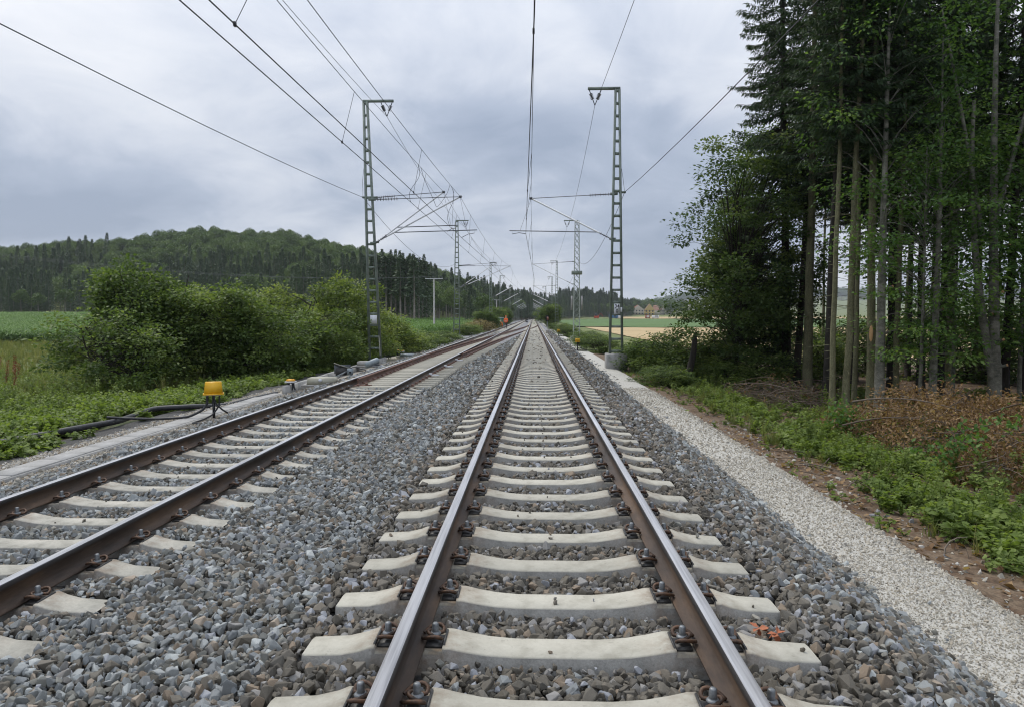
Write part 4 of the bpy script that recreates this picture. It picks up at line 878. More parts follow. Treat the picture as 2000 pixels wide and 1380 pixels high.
# path side: patchy weeds over reddish soil
edge = lambda Y: 3.95 + .35 * vnoise(Y * .5, 0, 4)
def dR(X, Y):
    c = smooth(0.0, .9, X - edge(Y) + .5 * (vnoise(X * .6, Y * .35, 40) - .35)); pt = smooth(.40, .60, vnoise(X * .75, Y * .55, 12)); bare = smooth(6.8, 8.6, X) * (Y > 9)
    return np.clip(c * (.12 + .88 * pt) * (1 - .8 * bare) * np.where(Y > 20, 1.0, 1.0), 0, 1)
P = np.concatenate((spread_pts(3.7, 9.5, 4, 14, 3600, dR), spread_pts(3.8, 10.5, 14, 34, 5200, dR)))
scatter('weeds', P, weeds, up(len(P)), rng.uniform(.45, .95, len(P)) * (.75 + .5 * vnoise(P[:, 0] * .9, P[:, 1] * .9, 33)), 'low green nettles and weeds between the path and the wood', 'weeds')
P = np.concatenate((spread_pts(3.65, 10, 4, 30, 3800, lambda X, Y: np.clip(.15 + .7 * dR(X, Y), 0, 1)),)); P2 = P
scatter('ground_cover', P, low, up(len(P)), rng.uniform(.6, 1.5, len(P)), 'sparse creeping seedlings on the bare soil beside the path', 'ground cover')
P = spread_pts(3.6, 5.2, 4, 16, 1500, lambda X, Y: np.clip(1.2 - (X - 3.6) / 1.3, 0, 1)); P[:, 2] += .01
scatter('soil_stones', P, chips_t, scl=.022 * rng.lognormal(0, .5, len(P)).clip(.5, 3), label='scattered tan stones on the soil at the edge of the path', cat='stones')
litter_me = [(lambda mb: (leaves(mb, np.zeros((1, 3)), np.array([[1.0, 0, .1]]), .09, .035, 0, np.array([t])), mb.mesh('litter', M['leaf_dry']))[1])(MB()) for t in (.1, .35, .6, .9)]
P = np.concatenate((spread_pts(3.7, 14, 4, 30, 9000, lambda X, Y: np.clip(.3 + smooth(5, 8, X), 0, 1)), spread_pts(3.7, 6.5, 4, 14, 1200))); P[:, 2] += .02
scatter('leaf_litter', P, litter_me, np.stack((rng.normal(0, .3, len(P)), rng.normal(0, .3, len(P)), rng.uniform(0, 6.28, len(P))), -1), rng.uniform(.6, 1.3, len(P)), 'brown fallen leaves on the soil along the wood', 'leaf litter')
twig_me = [MB().tube(curve3((-.2, 0, 0), (.2, 0, .02), (0, .04 * k, .02), 5), [.006, .006, .005, .004, .002], 3, cap=False).mesh('twig', M['twig']) for k in (-1, 0, 1)]
P = spread_pts(3.9, 11, 4.5, 26, 900); P[:, 2] += .03; scatter('fallen_twigs', P, twig_me, up(len(P), .15), rng.uniform(.4, 2.0, len(P)), 'fallen dry twigs strewn over the soil by the path', 'twigs')
P = spread_pts(4.2, 10, 5, 32, 700, lambda X, Y: (vnoise(X * .8, Y * .8, 51) > .5) * 1.0); scatter('grass_tufts', P, tufts, up(len(P), .2), rng.uniform(.35, .8, len(P)), 'pale grass tufts among the weeds beside the wood', 'grass')
P = spread_pts(4.6, 9, 6, 30, 420, lambda X, Y: (vnoise(X * .7, Y * .7, 52) > .55) * 1.0); scatter('herbs', P, tall_weeds, up(len(P), .2), rng.uniform(.45, .85, len(P)), 'taller single herbs standing above the weeds', 'weeds')
P = spread_pts(9.5, 26, 15, 36, 2600, lambda X, Y: smooth(.35, .6, vnoise(X * .4, Y * .4, 61))); scatter('shade_plants', P, weeds, up(len(P)), rng.uniform(.6, 1.2, len(P)), 'low green plants on the floor of the wood', 'weeds')
# heap of dry brushwood
def brush(label, x, y, lx, ly, h, seed, nl, nb, leafy=1.0):
    r_ = np.random.default_rng(seed); z0 = zf(x, y) - .05; t = empty('brushwood_heap', (x, y, z0), R(-6)); tag(t, label, 'brushwood')
    prof = lambda a, b: h * np.maximum(0, 1 - (a / lx) ** 2) ** .6 * np.maximum(0, 1 - (b / ly) ** 2) ** .6 * (.7 + .6 * vnoise(a * 1.7 + seed, b * 1.7, seed))
    tw = MB()
    for i in range(nb):
        a, b = r_.uniform(-lx, lx), r_.uniform(-ly, ly); L_ = r_.uniform(.4, 1.6); an = r_.uniform(0, 6.28); d = np.array((math.cos(an), math.sin(an), r_.uniform(-.25, .45))) * L_
        c = np.array((a, b, prof(a, b) * r_.uniform(.2, 1))); tw.tube(curve3(c - d / 2, c + d / 2, r_.normal(0, .12, 3), 6), np.linspace(.011, .003, 6) * r_.uniform(.5, 1.5), 3, 0, cap=False)
    tag(tw.build('twigs', M['twig'], t), kind='stuff')
    lf = MB()
    for i in range(nl):
        a, b = r_.uniform(-lx, lx), r_.uniform(-ly, ly); z = prof(a, b); n = int(26 * leafy); c = np.array((a, b, z * r_.uniform(.75, 1.1)))
        tn = r_.normal(.45, .2); C = c + r_.normal(0, 1, (n, 3)) * np.array((.16, .16, .11)); C[:, 2] = np.maximum(C[:, 2], .03)
        D = r_.normal(0, 1, (n, 3)); D[:, 2] -= .7; leaves(lf, C, D, r_.uniform(.05, .11, n), .022, 0, np.clip(tn + r_.normal(0, .2, n), 0, 1), .5, r_)
    tag(lf.build('dry_leaves', M['leaf_dry'], t), kind='stuff')
    for i in range(5):
        a, b = r_.uniform(-lx * .8, lx * .6), r_.uniform(-ly, 0); L_ = r_.uniform(1.0, 2.0); an = r_.uniform(-.5, .5) + (math.pi if r_.uniform() < .5 else 0); c = np.array((a, b, prof(a, b) + .06)); d = np.array((math.cos(an), math.sin(an), r_.uniform(-.1, .3))) * L_
        MB().tube(curve3(c - d / 2, c + d / 2, (0, 0, .15), 8), np.linspace(.02, .007, 8), 5).build('branch', M['twig'], t, True)
    return t
brush('long heap of dry brown beech brushwood in front of the dark wood', 8.9, 14.7, 2.3, 3.5, 1.3, 61, 760, 520)
brush('heap of greyish brown dry branches cut off by the picture edge', 9.2, 10.6, 1.9, 1.7, 1.0, 62, 260, 480, .8)
brush('small grey tangle of dry twigs below the maple', 7.6, 22.5, 1.5, 2.0, .9, 63, 40, 420, .5)
for i, (x, y) in enumerate(((7.2, 12.2), (7.7, 10.1), (9.6, 13.0), (6.9, 16.0))):
    mk = MB(); [leaves(mk, c + rng.normal(0, .14, (45, 3)), rng.normal(0, 1, (45, 3)), .11, .033, 0, np.clip(rng.normal(.6, .2, 45), 0, 1)) for c in rng.normal(0, .25, (7, 3)) + np.array((0, 0, .55))]
    for k in range(5): mk.tube([(0, 0, 0), tuple(rng.normal(0, .2, 2)) + (.6,)], [.012, .004], 3, cap=False)
    sl = mk.mesh('sapling', M['leaf_beech']); o = empty('sapling', (x, y, zf(x, y))); link('foliage', sl, o); tag(o, ['green sapling pushing through the middle of the dry brush', 'green sapling at the near end of the dry brush', 'leafy green sapling on top of the dry brush heap', 'green sapling at the far end of the long brush heap'][i], 'sapling')
# broken stump below the maple
p = at(1350, 738, 26.5); st = empty('tree_stump', (p[0], 26.5, zf(p[0], 26.5))); tag(st, 'dark broken tree stump rising from the bushes below the maple', 'tree stump')
MB().tube(curve3((-.35, 0, -.2), (.12, 0, 2.05), (.12, 0, 0), 8), [.2, .16, .14, .13, .12, .11, .1, .05], 8).build('trunk', M['bark_dark'], st, True)
MB().tube([(.1, 0, 1.85), (.2, .02, 2.25)], [.05, .01], 5).build('splinter', M['cutwood'], st)

# ------------------------------------------------------------------ bushes
bushA = meshes(broad(71, 4.6, .2, 2.6, 300, 90, .145, .27, .06, 4, 1.4, wr=.55, lobes=14, var=.26), M['bark_dark'], M['leaf_bush'], 'bush')
bushB = meshes(broad(72, 3.6, .1, 2.2, 240, 90, .13, .25, .05, 4, 1.2, wr=.55, lobes=14, var=.26), M['bark_dark'], M['leaf_bush2'], 'bush')
bushC = meshes(broad(73, 2.6, .05, 1.6, 140, 90, .115, .22, .04, 5, 1.0, wr=.6, lobes=12, var=.26), M['bark_dark'], M['leaf_bush'], 'bush')
bushS = meshes(broad(74, 2.2, .05, 1.5, 110, 120, .08, .26, .04, 5, .9, wr=.5), M['bark_dark'], M['leaf_straw'], 'bush')
def bush(label, px_, base_y, Y, mk, s_, rz, group=None, dz=0):
    p = at(px_, base_y, Y); return plant('bush', label, 'bush', mk, None, (p[0], Y, zf(p[0], Y) - .05 + dz), group, rz, s_, ('stem', 'foliage'))
bush('tallest bush, with an arching yellowish top, beside the corn field', 300, 760, 26, bushA, (.95, .95, 1.02), 0.4)
bush('broad dark green bush right behind the yellow box', 440, 760, 27, bushA, (.92, .92, .84), 2.4)
bush('lower front bush spilling forward below the tallest bush', 235, 770, 23.5, bushC, (1.15, 1.15, 1.0), 1.2)
bush('leafy bush between the dark green one and the white plate mast', 565, 745, 31, bushB, (1.0, 1.0, 1.0), .8)
bush('pale green bush touching the mast with the white plate', 660, 735, 34.5, bushB, (1.05, 1.05, 1.12), 3.0)
bush('low bush in front of the pale green one, near the beige box', 500, 752, 27, bushC, (1.1, 1.1, 1.0), 4.4)
bush('low bush behind the beige switch box', 610, 742, 30, bushC, (1.1, 1.1, .95), 5.1)
bush('yellow green bush just beyond the white plate mast', 765, 690, 42, bushB, (1.1, 1.1, .66), 1.7)
bush('dark low bush by the corn, between the first and second masts', 815, 690, 47, bushC, (1.2, 1.2, .42), 2.2)
bush('low bush left of the second mast on the bush side', 860, 680, 58, bushC, (1.2, 1.2, .40), .2)
bush('scruffy bush just right of the second mast', 912, 670, 82, bushC, (1.1, 1.1, .5), 3.3)
bush('straw coloured dry bush between the second and third masts', 936, 660, 88, bushS, (1.35, 1.35, .95), 0)
bush('dark bush behind the straw coloured one', 955, 655, 108, bushA, (1.0, 1.0, .72), 1)
bush('green bush behind the third mast on the bush side', 985, 648, 175, bushA, (1.1, 1.1, 1.0), 2)
bush('far green bush near the workers', 962, 648, 150, bushA, (1.1, 1.1, 1.0), 5)
GR = 'bushes along the path'
for i, (a_, b_, Y, mk, s_, lb) in enumerate(((1150, 672, 58, bushC, (1.0, 1.0, .42), 'low bush behind the yellow post of the path'), (1172, 690, 46, bushC, (.85, .85, .40), 'bright green bush behind the concrete foot of the kilometre sign mast'),
        (1268, 700, 37, bushC, (.8, .8, .40), 'bush just right of the concrete foot'), (1285, 710, 30, bushC, (1.05, 1.05, .62), 'feathery bush between the concrete foot and the broken stump'), (1330, 725, 28.5, bushC, (.8, .8, .5), 'low bush left of the broken stump'),
        (1385, 735, 28, bushB, (.7, .7, .48), 'bush right of the broken stump under the maple'), (1110, 655, 80, bushC, (.9, .9, .45), 'small dark bush beside the lattice mast'), (1098, 645, 100, bushC, (1.0, 1.0, .5), 'small bush beyond the lattice mast'),
        (1076, 640, 138, bushA, (1.0, 1.0, 1.05), 'big roundish bush behind the dark signal'), (1440, 740, 27, bushC, (1.0, 1.0, .55), 'dark bush under the corner spruce'), (1238, 690, 41, bushC, (.8, .8, .36), 'low green bush at the far side of the concrete foot'),
        (1300, 735, 24.5, bushC, (.6, .6, .25), 'low weedy bush at the edge of the path'))):
    bush(lb, a_, b_, Y, mk, s_, i * 1.1, GR)
UL = ['leafy undergrowth at the back edge of the wood, %s' % q for q in ('nearest the corner spruce', 'behind the thick mossy trunk', 'behind the slim pale trunk', 'behind the twin trunk', 'in the dark gap', 'behind the leaning beech', 'behind the young beech', 'left of the double stemmed beech', 'behind the double stemmed beech', 'at the picture edge')]
for i in range(0, 10, 2):
    x = 13.2 + 2.15 * i; Y = 34 + 3 * ((i * 7) % 3) - .35 * i; bushX = [bushC, bushB][i % 2]; s_ = 1.0 + .25 * ((i * 5) % 3)
    plant('undergrowth_bush', UL[i], 'bush', bushX, None, (x, Y, zf(x, Y) - .1), 'undergrowth behind the trunks', i * 1.7, (s_ * 1.2, s_ * 1.2, s_ * (.85 if i % 2 == 0 else .6)), ('stem', 'foliage'))
# bush side: weeds, tall grass
def dL(X, Y): return smooth(.0, .9, -X - 8.2 - .5 * vnoise(Y * .6, 2, 8)) * smooth(.15, .45, vnoise(X * .9, Y * .9, 21) + .15)
P = np.concatenate((spread_pts(-14.5, -7.9, 8, 20, 6500, dL), spread_pts(-12, -8.0, 20, 40, 2600, dL)))
_pp = np.array([on(a_, b_, z_)[:2] for a_, b_, z_ in ((0, 864, -.75), (60, 853, -.74), (140, 838, -.70), (230, 822, -.72), (300, 797, -.72), (380, 793, -.70), (440, 792, -.74), (500, 777, -.66))])
_q = np.concatenate([np.linspace(_pp[i], _pp[i + 1], 12) for i in range(len(_pp) - 1)]); _d = np.array([np.min(np.hypot(_q[:, 0] - a_[0] - .12, _q[:, 1] - a_[1] - .25)) for a_ in P]); P = P[_d > .33 + .25 * vnoise(P[:, 0] * 1.4, P[:, 1] * 1.4, 44)]
scatter('nettles', P, weeds, up(len(P)), rng.uniform(.7, 1.35, len(P)), 'lush low nettles along the black pipe', 'weeds')
P = spread_pts(-24, -12.2, 13, 30, 2300, lambda X, Y: smooth(12.2, 13.6, -X))
scatter('tall_weeds', P, tall_weeds, up(len(P), .15), rng.uniform(.4, .85, len(P)), 'tall weeds and herbs in front of the bushes', 'weeds')
P = spread_pts(-30, -11.8, 13, 34, 2600, lambda X, Y: smooth(11.8, 13.2, -X) * (vnoise(X * .3, Y * .3, 5) > .35))
scatter('long_grass', P, long_g, up(len(P), .12), rng.uniform(.5, .9, len(P)), 'long pale grass at the picture edge before the corn field', 'grass')
P = spread_pts(-80, -13, 30, 76, 9000); scatter('meadow_grass', P, tufts, up(len(P), .15), rng.uniform(.7, 1.3, len(P)), 'mown strip of grass in front of the corn', 'grass')
dock = []
for i in range(3):
    mb = MB(); mb.tube([(0, 0, 0), (.03, 0, 1.2)], [.008, .004], 3, 0, .1, cap=False); n = 130; z = rng.uniform(.45, 1.25, n); C = np.stack((rng.normal(0, .035, n), rng.normal(0, .035, n), z), -1); leaves(mb, C, rng.normal(0, 1, (n, 3)), .05, .02, 0, None); dock.append(mb.mesh('dock', M['leaf_red']))
P = np.array([gp(a_, b_, -1.35) for a_, b_ in ((12, 745), (22, 750), (30, 742), (38, 752), (10, 765), (28, 770), (5, 740))]); scatter('dock_plants', P, dock, up(len(P), .1), rng.uniform(.8, 1.1, len(P)), 'rust red seed spikes of dock at the picture edge', 'dock')
for i, (a_, b_, Y) in enumerate(((252, 663, 33), (271, 660, 33.5), (253, 672, 32.6))):
    p = at(a_, b_, Y); t = empty('sunflower', (p[0], Y, zf(p[0], Y))); tag(t, ['yellow sunflower left of the tallest bush', 'yellow sunflower touching the tallest bush', 'lower small sunflower under the other two'][i], 'sunflower'); h_ = p[2] - zf(p[0], Y)
    MB().tube([(0, 0, 0), (0, 0, h_)], [.02, .012], 5).build('stem', M['leaf_weed'], t); mb = MB(); a = np.linspace(0, 6.283, 14, endpoint=False); leaves(mb, np.stack((np.cos(a) * .05, a * 0 - .03, h_ + np.sin(a) * .05), -1), np.stack((np.cos(a), a * 0, np.sin(a)), -1), .10, .03, 0, None); mb.build('petals', M['yellow'], t)
    MB().lathe([(0, 0), (.055, 0), (.05, .02), (0, .025)], 10, 0, (0, -.03, h_), (0, -1, 0)).build('flower_head', M['bark_dark'], t)
# corn
def corn(seed):
    r_ = np.random.default_rng(seed); mb = MB()
    for q in range(9):
        ox, oy = r_.uniform(-.75, .75), r_.uniform(-.75, .75); h = r_.uniform(1.25, 1.6); mb.tube([(ox, oy, 0), (ox, oy, h)], [.014, .006], 3, 0, .25, cap=False)
        for k in range(8):
            z = h * (.25 + .1 * k); a = k * 2.6 + r_.normal(0, .3); L_ = r_.uniform(.5, .8); d = np.array((math.cos(a), math.sin(a), 0)); o = np.array((ox, oy, z))
            B = np.stack([o + d * L_ * t + np.array((0, 0, L_ * (.75 * t - .95 * t * t))) for t in (0, .35, .7, 1)]); S = np.array((-d[1], d[0], 0)) * .04; ww = np.array([.7, 1, .7, .1])[:, None]
            mb.add(np.concatenate((B - S * ww, B + S * ww)), [(j, j + 1, j + 5, j + 4) for j in range(3)], 0, np.clip(r_.normal(.35 + .06 * k, .12), 0, 1))
    return mb.mesh('corn', M['leaf_corn'])
corns = [corn(i) for i in range(5)]
def corn_edge(X, Y): return (Y > 76 - .10 * (X + 60)) & (X < -20 - .0 * Y)
X, Y = [], []
for sp, a_, b_ in ((1.25, 60, 110), (1.9, 110, 165), (3.0, 165, 235)):
    gx, gy = np.meshgrid(np.arange(-240, -12, sp), np.arange(a_, b_, sp)); gx = gx.ravel() + rng.uniform(-.3, .3, gx.size); gy = gy.ravel() + rng.uniform(-.3, .3, gy.size)
    k = in_view(gx, gy, 2); X.append(gx[k]); Y.append(gy[k])
X, Y = np.concatenate(X), np.concatenate(Y); t_ = X / Y; de = np.interp(t_, T_, DE)
k = (Y < de - 4) & (((Y > 72) & (t_ < -.40)) | ((Y > 62 + 14 * vnoise(X * .2, 0, 3)) & (t_ > -.32) & (X < -13.5) & (t_ < -.085)))
P = np.stack((X[k], Y[k], z_land(X[k], Y[k])), -1); scl_ = np.where(P[:, 1] > 165, 1.6, np.where(P[:, 1] > 110, 1.25, 1.0))
scatter('corn_crop', P, corns, up(len(P), .05), np.stack((scl_ * 1.1, scl_ * 1.1, np.ones(len(P))), -1), 'green corn crop between the bushes and the wooded hill', 'corn')
sheet('corn_field', np.linspace(-260, -16, 90), np.linspace(60, 232, 70), M['corn_ground'], 1.0, mask=lambda X, Y: (Y < np.interp(X / Y, T_, DE) - 5) & (((Y > 75) & (X / Y < -.40)) | ((Y > 78) & (X / Y > -.33) & (X / Y < -.1))))

# ------------------------------------------------------------------ wooded hill
def far_spruce(seed, H=20, r0=2.6, n=1500, card=.75):
    r_ = np.random.default_rng(seed); mb = MB(); f = r_.uniform(0, 1, n) ** 1.1; z = H * (.12 + .88 * f); rr = r0 * 1.35 * (1 - f) ** 1.0 * r_.uniform(.3, 1.1, n) + .08; a = r_.uniform(0, 6.283, n)
    lv = .5 + .5 * np.sin(z * 4.2); rr = rr * (.72 + .28 * lv)
    C = np.stack((np.cos(a) * rr, np.sin(a) * rr, z), -1); D = np.stack((np.cos(a), np.sin(a), r_.uniform(-.9, -.1, n)), -1)
    leaves(mb, C, D, card * r_.uniform(.6, 1.3, n), card * .24, 0, np.clip(r_.normal(.4, .2, n), 0, 1), .3, r_); mb.tube([(0, 0, -1), (0, 0, H * .9)], [.2, .05], 4, 1, cap=False); return mb
def far_broad(seed, H=17, r0=4.6, n=1700, card=.7):
    r_ = np.random.default_rng(seed); mb = MB(); k = 11; d = r_.normal(size=(k, 3)); d /= np.linalg.norm(d, axis=1, keepdims=True); d[:, 2] = np.abs(d[:, 2]) * .9 - .15
    cen = np.array((0, 0, H * .6)) + d * np.array((r0 * .6, r0 * .6, H * .28)); rad = r_.uniform(.32, .55, k) * r0
    i = r_.integers(0, k, n); v = r_.normal(size=(n, 3)); v /= np.linalg.norm(v, axis=1, keepdims=True); C = cen[i] + v * (rad[i] * r_.uniform(.75, 1.05, n))[:, None]
    t = np.clip(r_.normal(.45, .12, k)[i] + r_.normal(0, .13, n), 0, 1); D = v + r_.normal(0, .6, (n, 3)); leaves(mb, C, D, card * r_.uniform(.6, 1.3, n), card * .38, 0, t, .25, r_); mb.tube([(0, 0, -1), (0, 0, H * .6)], [.25, .12], 4, 1, cap=False); return mb
f_sp = [far_spruce(i, 19 + 2 * i, 2.5 + .2 * i).mesh('far_spruce', [M['far_spruce'], M['bark_far']]) for i in range(4)]
f_br = [far_broad(40 + i, 15 + 1.5 * i, 4.2 + .4 * i).mesh('far_broadleaf', [M['far_leaf'], M['bark_far']]) for i in range(4)]
n = 24000; tt = rng.uniform(-.88, .14, n); dd = np.sqrt(rng.uniform(140 ** 2, 860 ** 2, n)); de = np.interp(tt, T_, DE); dc = np.interp(tt, T_, DC)
k = (dd > de + 3) & (dd < dc + 60); tt, dd, de, dc = tt[k], dd[k], de[k], dc[k]; X, Y = tt * dd, dd
cell = {}; keep = []
for i in range(len(X)):
    q = (int(X[i] // 3.9), int(Y[i] // 3.9))
    if q not in cell: cell[q] = 1; keep.append(i)
X, Y, tt, de, dc = X[keep], Y[keep], tt[keep], de[keep], dc[keep]
u = (Y - de) / (dc - de); isb = rng.uniform(size=len(X)) < np.clip(1.0 * smooth(.18, .5, u + .4 * (vnoise(X / 45, Y / 45, 14) - .5)) * smooth(.0, -.12, tt + .0) + .06, 0, 1)
isb |= (vnoise(X / 30, Y / 30, 15) > .72) & (u < .5)
P = np.stack((X, Y, z_land(X, Y)), -1); ss = rng.uniform(.8, 1.15, len(X)) * np.where(tt > -.06, .70, .60 + .18 * smooth(.0, .5, u))
scatter('hill_spruce_forest', P[~isb], f_sp, up((~isb).sum(), .02), ss[~isb], 'dark spruce forest covering the lower slopes of the hill', 'forest')
scatter('hill_broadleaf_forest', P[isb], f_br, up(isb.sum(), .03), ss[isb] * 1.0, 'greener broadleaved forest on the top of the hill', 'forest')
# trees of the forest edge that stand out one by one
edge_t = MB(); pine_tk = MB().tube([(0, 0, -.5), (.1, 0, 9), (0, .1, 19)], [.24, .19, .06], 6).mesh('pine_trunk', M['bark_far'], True)
pine_cr = [(lambda mb: mb.mesh('pine_crown', [M['far_spruce'], M['bark_far']]))((lambda r__: (lambda mb: mb)(far_spruce(r__, 22, 2.7, 700, 1.0)))(60 + i)) for i in range(2)]
for me in pine_cr:     # bare below, green only high up
    bm = bmesh.new(); bm.from_mesh(me); bmesh.ops.delete(bm, geom=[f for f in bm.faces if f.calc_center_median().z < 9.0], context='FACES'); bm.to_mesh(me); bm.free()
for i, (px_, top_y) in enumerate(((752, 500), (762, 497), (771, 502), (781, 498), (790, 505), (800, 500), (807, 506), (816, 503), (824, 508), (832, 512), (745, 503), (738, 498), (728, 492))):
    t_ = (px_ - 1042) / FPX; Y = float(np.interp(t_, T_, DE)) + 1 + (i % 3) * 2.2; x = t_ * Y; z = zf(x, Y); s_ = (at(px_, top_y, Y)[2] - z) / 22
    o = plant('pine_tree', 'tall bare trunked pine in the row beyond the corn by the utility pole', 'pine tree', (pine_tk, pine_cr[i % 2]), None, (x, Y, z), 'bare trunked pines at the forest edge', i, (1.0, 1.0, s_))
for i, (px_, hh, kind) in enumerate(((20, 11, 1), (55, 9, 1), (110, 10, 1), (480, 12, 1), (545, 10, 1), (610, 11, 0), (665, 11, 1), (880, 9, 1), (915, 8, 0), (945, 9, 1))):
    t_ = (px_ - 1042) / FPX; Y = float(np.interp(t_, T_, DE)) - 4; x = t_ * Y; z = zf(x, Y); me = (f_br if kind else f_sp)[i % 4]
    if px_ > 850: Y = 165 + 6 * (i % 3); x = t_ * Y; z = zf(x, Y)
    o = link('edge_tree', me, None, (x, Y, z)); o.scale = (hh / 17,) * 3; o.rotation_euler = (0, 0, i)
    lbs = ['pale round tree low at the forest foot, at the picture edge', 'small pale tree at the forest foot, second from the picture edge', 'pale tree at the forest foot just left of the tallest bush', 'rounded tree rising behind the dark green bush', 'rounded tree at the forest foot above the gap between bushes', 'young spruce at the forest foot above the leafy bush', 'rounded tree at the forest foot left of the white plate mast', 'green tree behind the corn near the second mast', 'young spruce behind the corn right of the second mast', 'rounded tree behind the straw coloured bush']
    tag(o, lbs[i], 'tree'); bpy.data.objects[o.name]
    t0 = empty('edge_tree', o.location, i); t0.scale = o.scale; tag(t0, lbs[i], 'tree'); o.name = 'crown'; o.parent = t0; o.location = (0, 0, 0); o.scale = (1, 1, 1); o.rotation_euler = (0, 0, 0)
    for kk in ('label', 'category'): del o[kk]
    link('trunk', pine_tk, t0).scale = (.5, .5, .4)
# utility poles with their lines
def pole(label, px_, by, ty, Y):
    p = at(px_, by, Y); t = at(px_, ty, Y); e = empty('utility_pole', (p[0], Y, zf(p[0], Y) - .1)); tag(e, label, 'utility pole'); H = t[2] - (zf(p[0], Y) - .1)
    MB().tube([(0, 0, 0), (0, 0, H)], [.17, .11], 8).build('pole', M['concrete_grey'], e, True); MB().box((0, 0, H - .05), (3.0, .12, .12)).build('cross_arm', M['galv'], e)
    for x in (-1.4, 0, 1.4): MB().lathe(ins_prof(.3, .03, .06, 3), 6, 0, (x, 0, H)).build('insulator', M['insul'], e)
    return np.array((p[0], Y, zf(p[0], Y) - .1 + H + .3))
u1 = pole('tall pale utility pole with a cross arm before the pines', 848, 630, 544, 118); u2 = pole('small distant utility pole beside the third mast', 970, 625, 586, 250)
for j, dx in enumerate((-1.4, 0, 1.4)):
    wire('power_line', ['power line on the near end of the utility pole arm', 'power line on the middle of the utility pole arm', 'power line on the far end of the utility pole arm'][j], [(-75 + dx, 70, 10.4), tuple(u1 + np.array((dx, 0, 0))), tuple(u2 + np.array((dx, 0, 0)))], [1.9, 2.5], .009, M['wire_pale'])
# far wood and village on the other side of the fields
def wood(name, label, t0, t1, d0, d1, n, prot, sc):
    t_ = rng.uniform(t0, t1, n); d_ = rng.uniform(d0, d1, n); P = np.stack((t_ * d_, d_, z_land(t_ * d_, d_)), -1); scatter(name, P, prot, up(n, .02), rng.uniform(.8, 1.15, n) * sc, label, 'wood')
wood('spruce_wood', 'dark spruce wood standing beyond the green field', .035, .118, 645, 720, 300, f_sp, .95)
wood('village_trees', 'hazy green trees around the village', .10, .30, 760, 1000, 420, f_br, .82)
wood('hill_trees', 'far wooded rise behind the village roofs', .10, .20, 1000, 1250, 420, f_br, 1.15)
wood('hedge_far', 'dark hedge where the tracks bend away', -.06, .03, 560, 640, 120, f_br, .55)
wood('ridge_forest', 'blue wooded ridge on the far horizon', .12, .80, 2600, 4200, 5200, f_br, 2.1)
hs = {}
for nm, c in (('render_white', (.62, .61, .58)), ('render_yellow', (.55, .40, .16)), ('render_cream', (.55, .5, .42)), ('roof_red', (.30, .11, .07)), ('roof_brown', (.22, .11, .075)), ('pane', (.05, .06, .07)), ('container_blue', (.06, .16, .33)), ('machine_red', (.5, .08, .04)), ('roof_grey', (.3, .31, .33))): hs[nm] = material(nm, [tuple(v * .92 for v in c), c], .5, .8)
def house(label, px_, Y, w_, d_, h, rh, wall, roof, rz=0.0, floors=2, flat=False):
    p = at(px_, 610, Y); t = empty('house', (p[0], Y, zf(p[0], Y) - .3), rz); tag(t, label, 'house'); h = h + .3
    MB().box((0, 0, h / 2), (w_, d_, h)).build('wall', hs[wall], t)
    if flat: MB().box((0, 0, h + .15), (w_ + .3, d_ + .3, .3)).build('roof', hs['roof_grey'], t)
    else:
        a = w_ / 2 + .5; b = d_ / 2 + .4; mb = MB(); mb.add([(-a, -b, h - .2), (a, -b, h - .2), (a, b, h - .2), (-a, b, h - .2), (0, -b, h + rh), (0, b, h + rh)], [(0, 3, 5, 4), (1, 4, 5, 2)]); mb.add([(-a, -b, h - .2), (a, -b, h - .2), (0, -b, h + rh)], [(0, 1, 2)], 1); mb.add([(-a, b, h - .2), (a, b, h - .2), (0, b, h + rh)], [(0, 1, 2)], 1)
        rf = mb.build('roof', [hs[roof], hs[wall]], t); MB().box((w_ * .2, d_ * .1, h + rh * .75), (.8, .8, 1.6)).build('chimney', hs['roof_brown'], rf)
    nwin = max(2, int(w_ / 3))
    for f in range(floors):
        for i in range(nwin):
            wd = MB().box(((i + .5) / nwin * w_ - w_ / 2, -d_ / 2 - .03, .3 + h / floors * (f + .5)), (1.3, .12, 1.5)).build('window', hs['pane'], t)
house('white gabled house with red roof beside the spruce wood', 1207, 700, 11, 12, 6, 5, 'render_white', 'roof_red')
house('small red roofed house left of the kilometre sign mast', 1188, 735, 9, 10, 5, 4, 'render_cream', 'roof_red', .3)
house('brick red roofed house at the near end of the village', 1243, 760, 13, 10, 5.5, 5, 'render_cream', 'roof_red', .2)
house('yellow house with a broad brown roof', 1268, 740, 10, 12, 5.5, 6.5, 'render_yellow', 'roof_brown', -.1)
house('long brown roofed house behind the yellow one', 1286, 775, 20, 10, 5, 5.5, 'render_cream', 'roof_brown', 1.2)
house('white house peeping between the village trees', 1254, 790, 9, 9, 6, 4, 'render_white', 'roof_brown', .1)
house('white block of flats with rows of dark windows beside the maple', 1366, 690, 19, 12, 11.5, 0, 'render_white', 'roof_grey', 0, 3, True)
house('long low white hall on the slope above the village', 1222, 980, 42, 16, 7, 0, 'render_white', 'roof_grey', .1, 1, True)
def box_thing(name, label, cat, px_, Y, dims, mat, extra=None):
    p = at(px_, 620, Y); t = empty(name, (p[0], Y, zf(p[0], Y) + .3)); tag(t, label, cat); o = MB().box((0, 0, dims[2] / 2 + .3), dims).build('body', mat, t); bevel(o, .08, 1)
    for sx in (-1, 1):
        for sy in (-1, 1): MB().lathe([(0, 0), (.42, 0), (.42, .25), (0, .25)], 10, 0, (sx * dims[0] * .33, sy * dims[1] * .45, .42), (0, 1, 0)).build('wheel', M['rubber'], t)
    return t
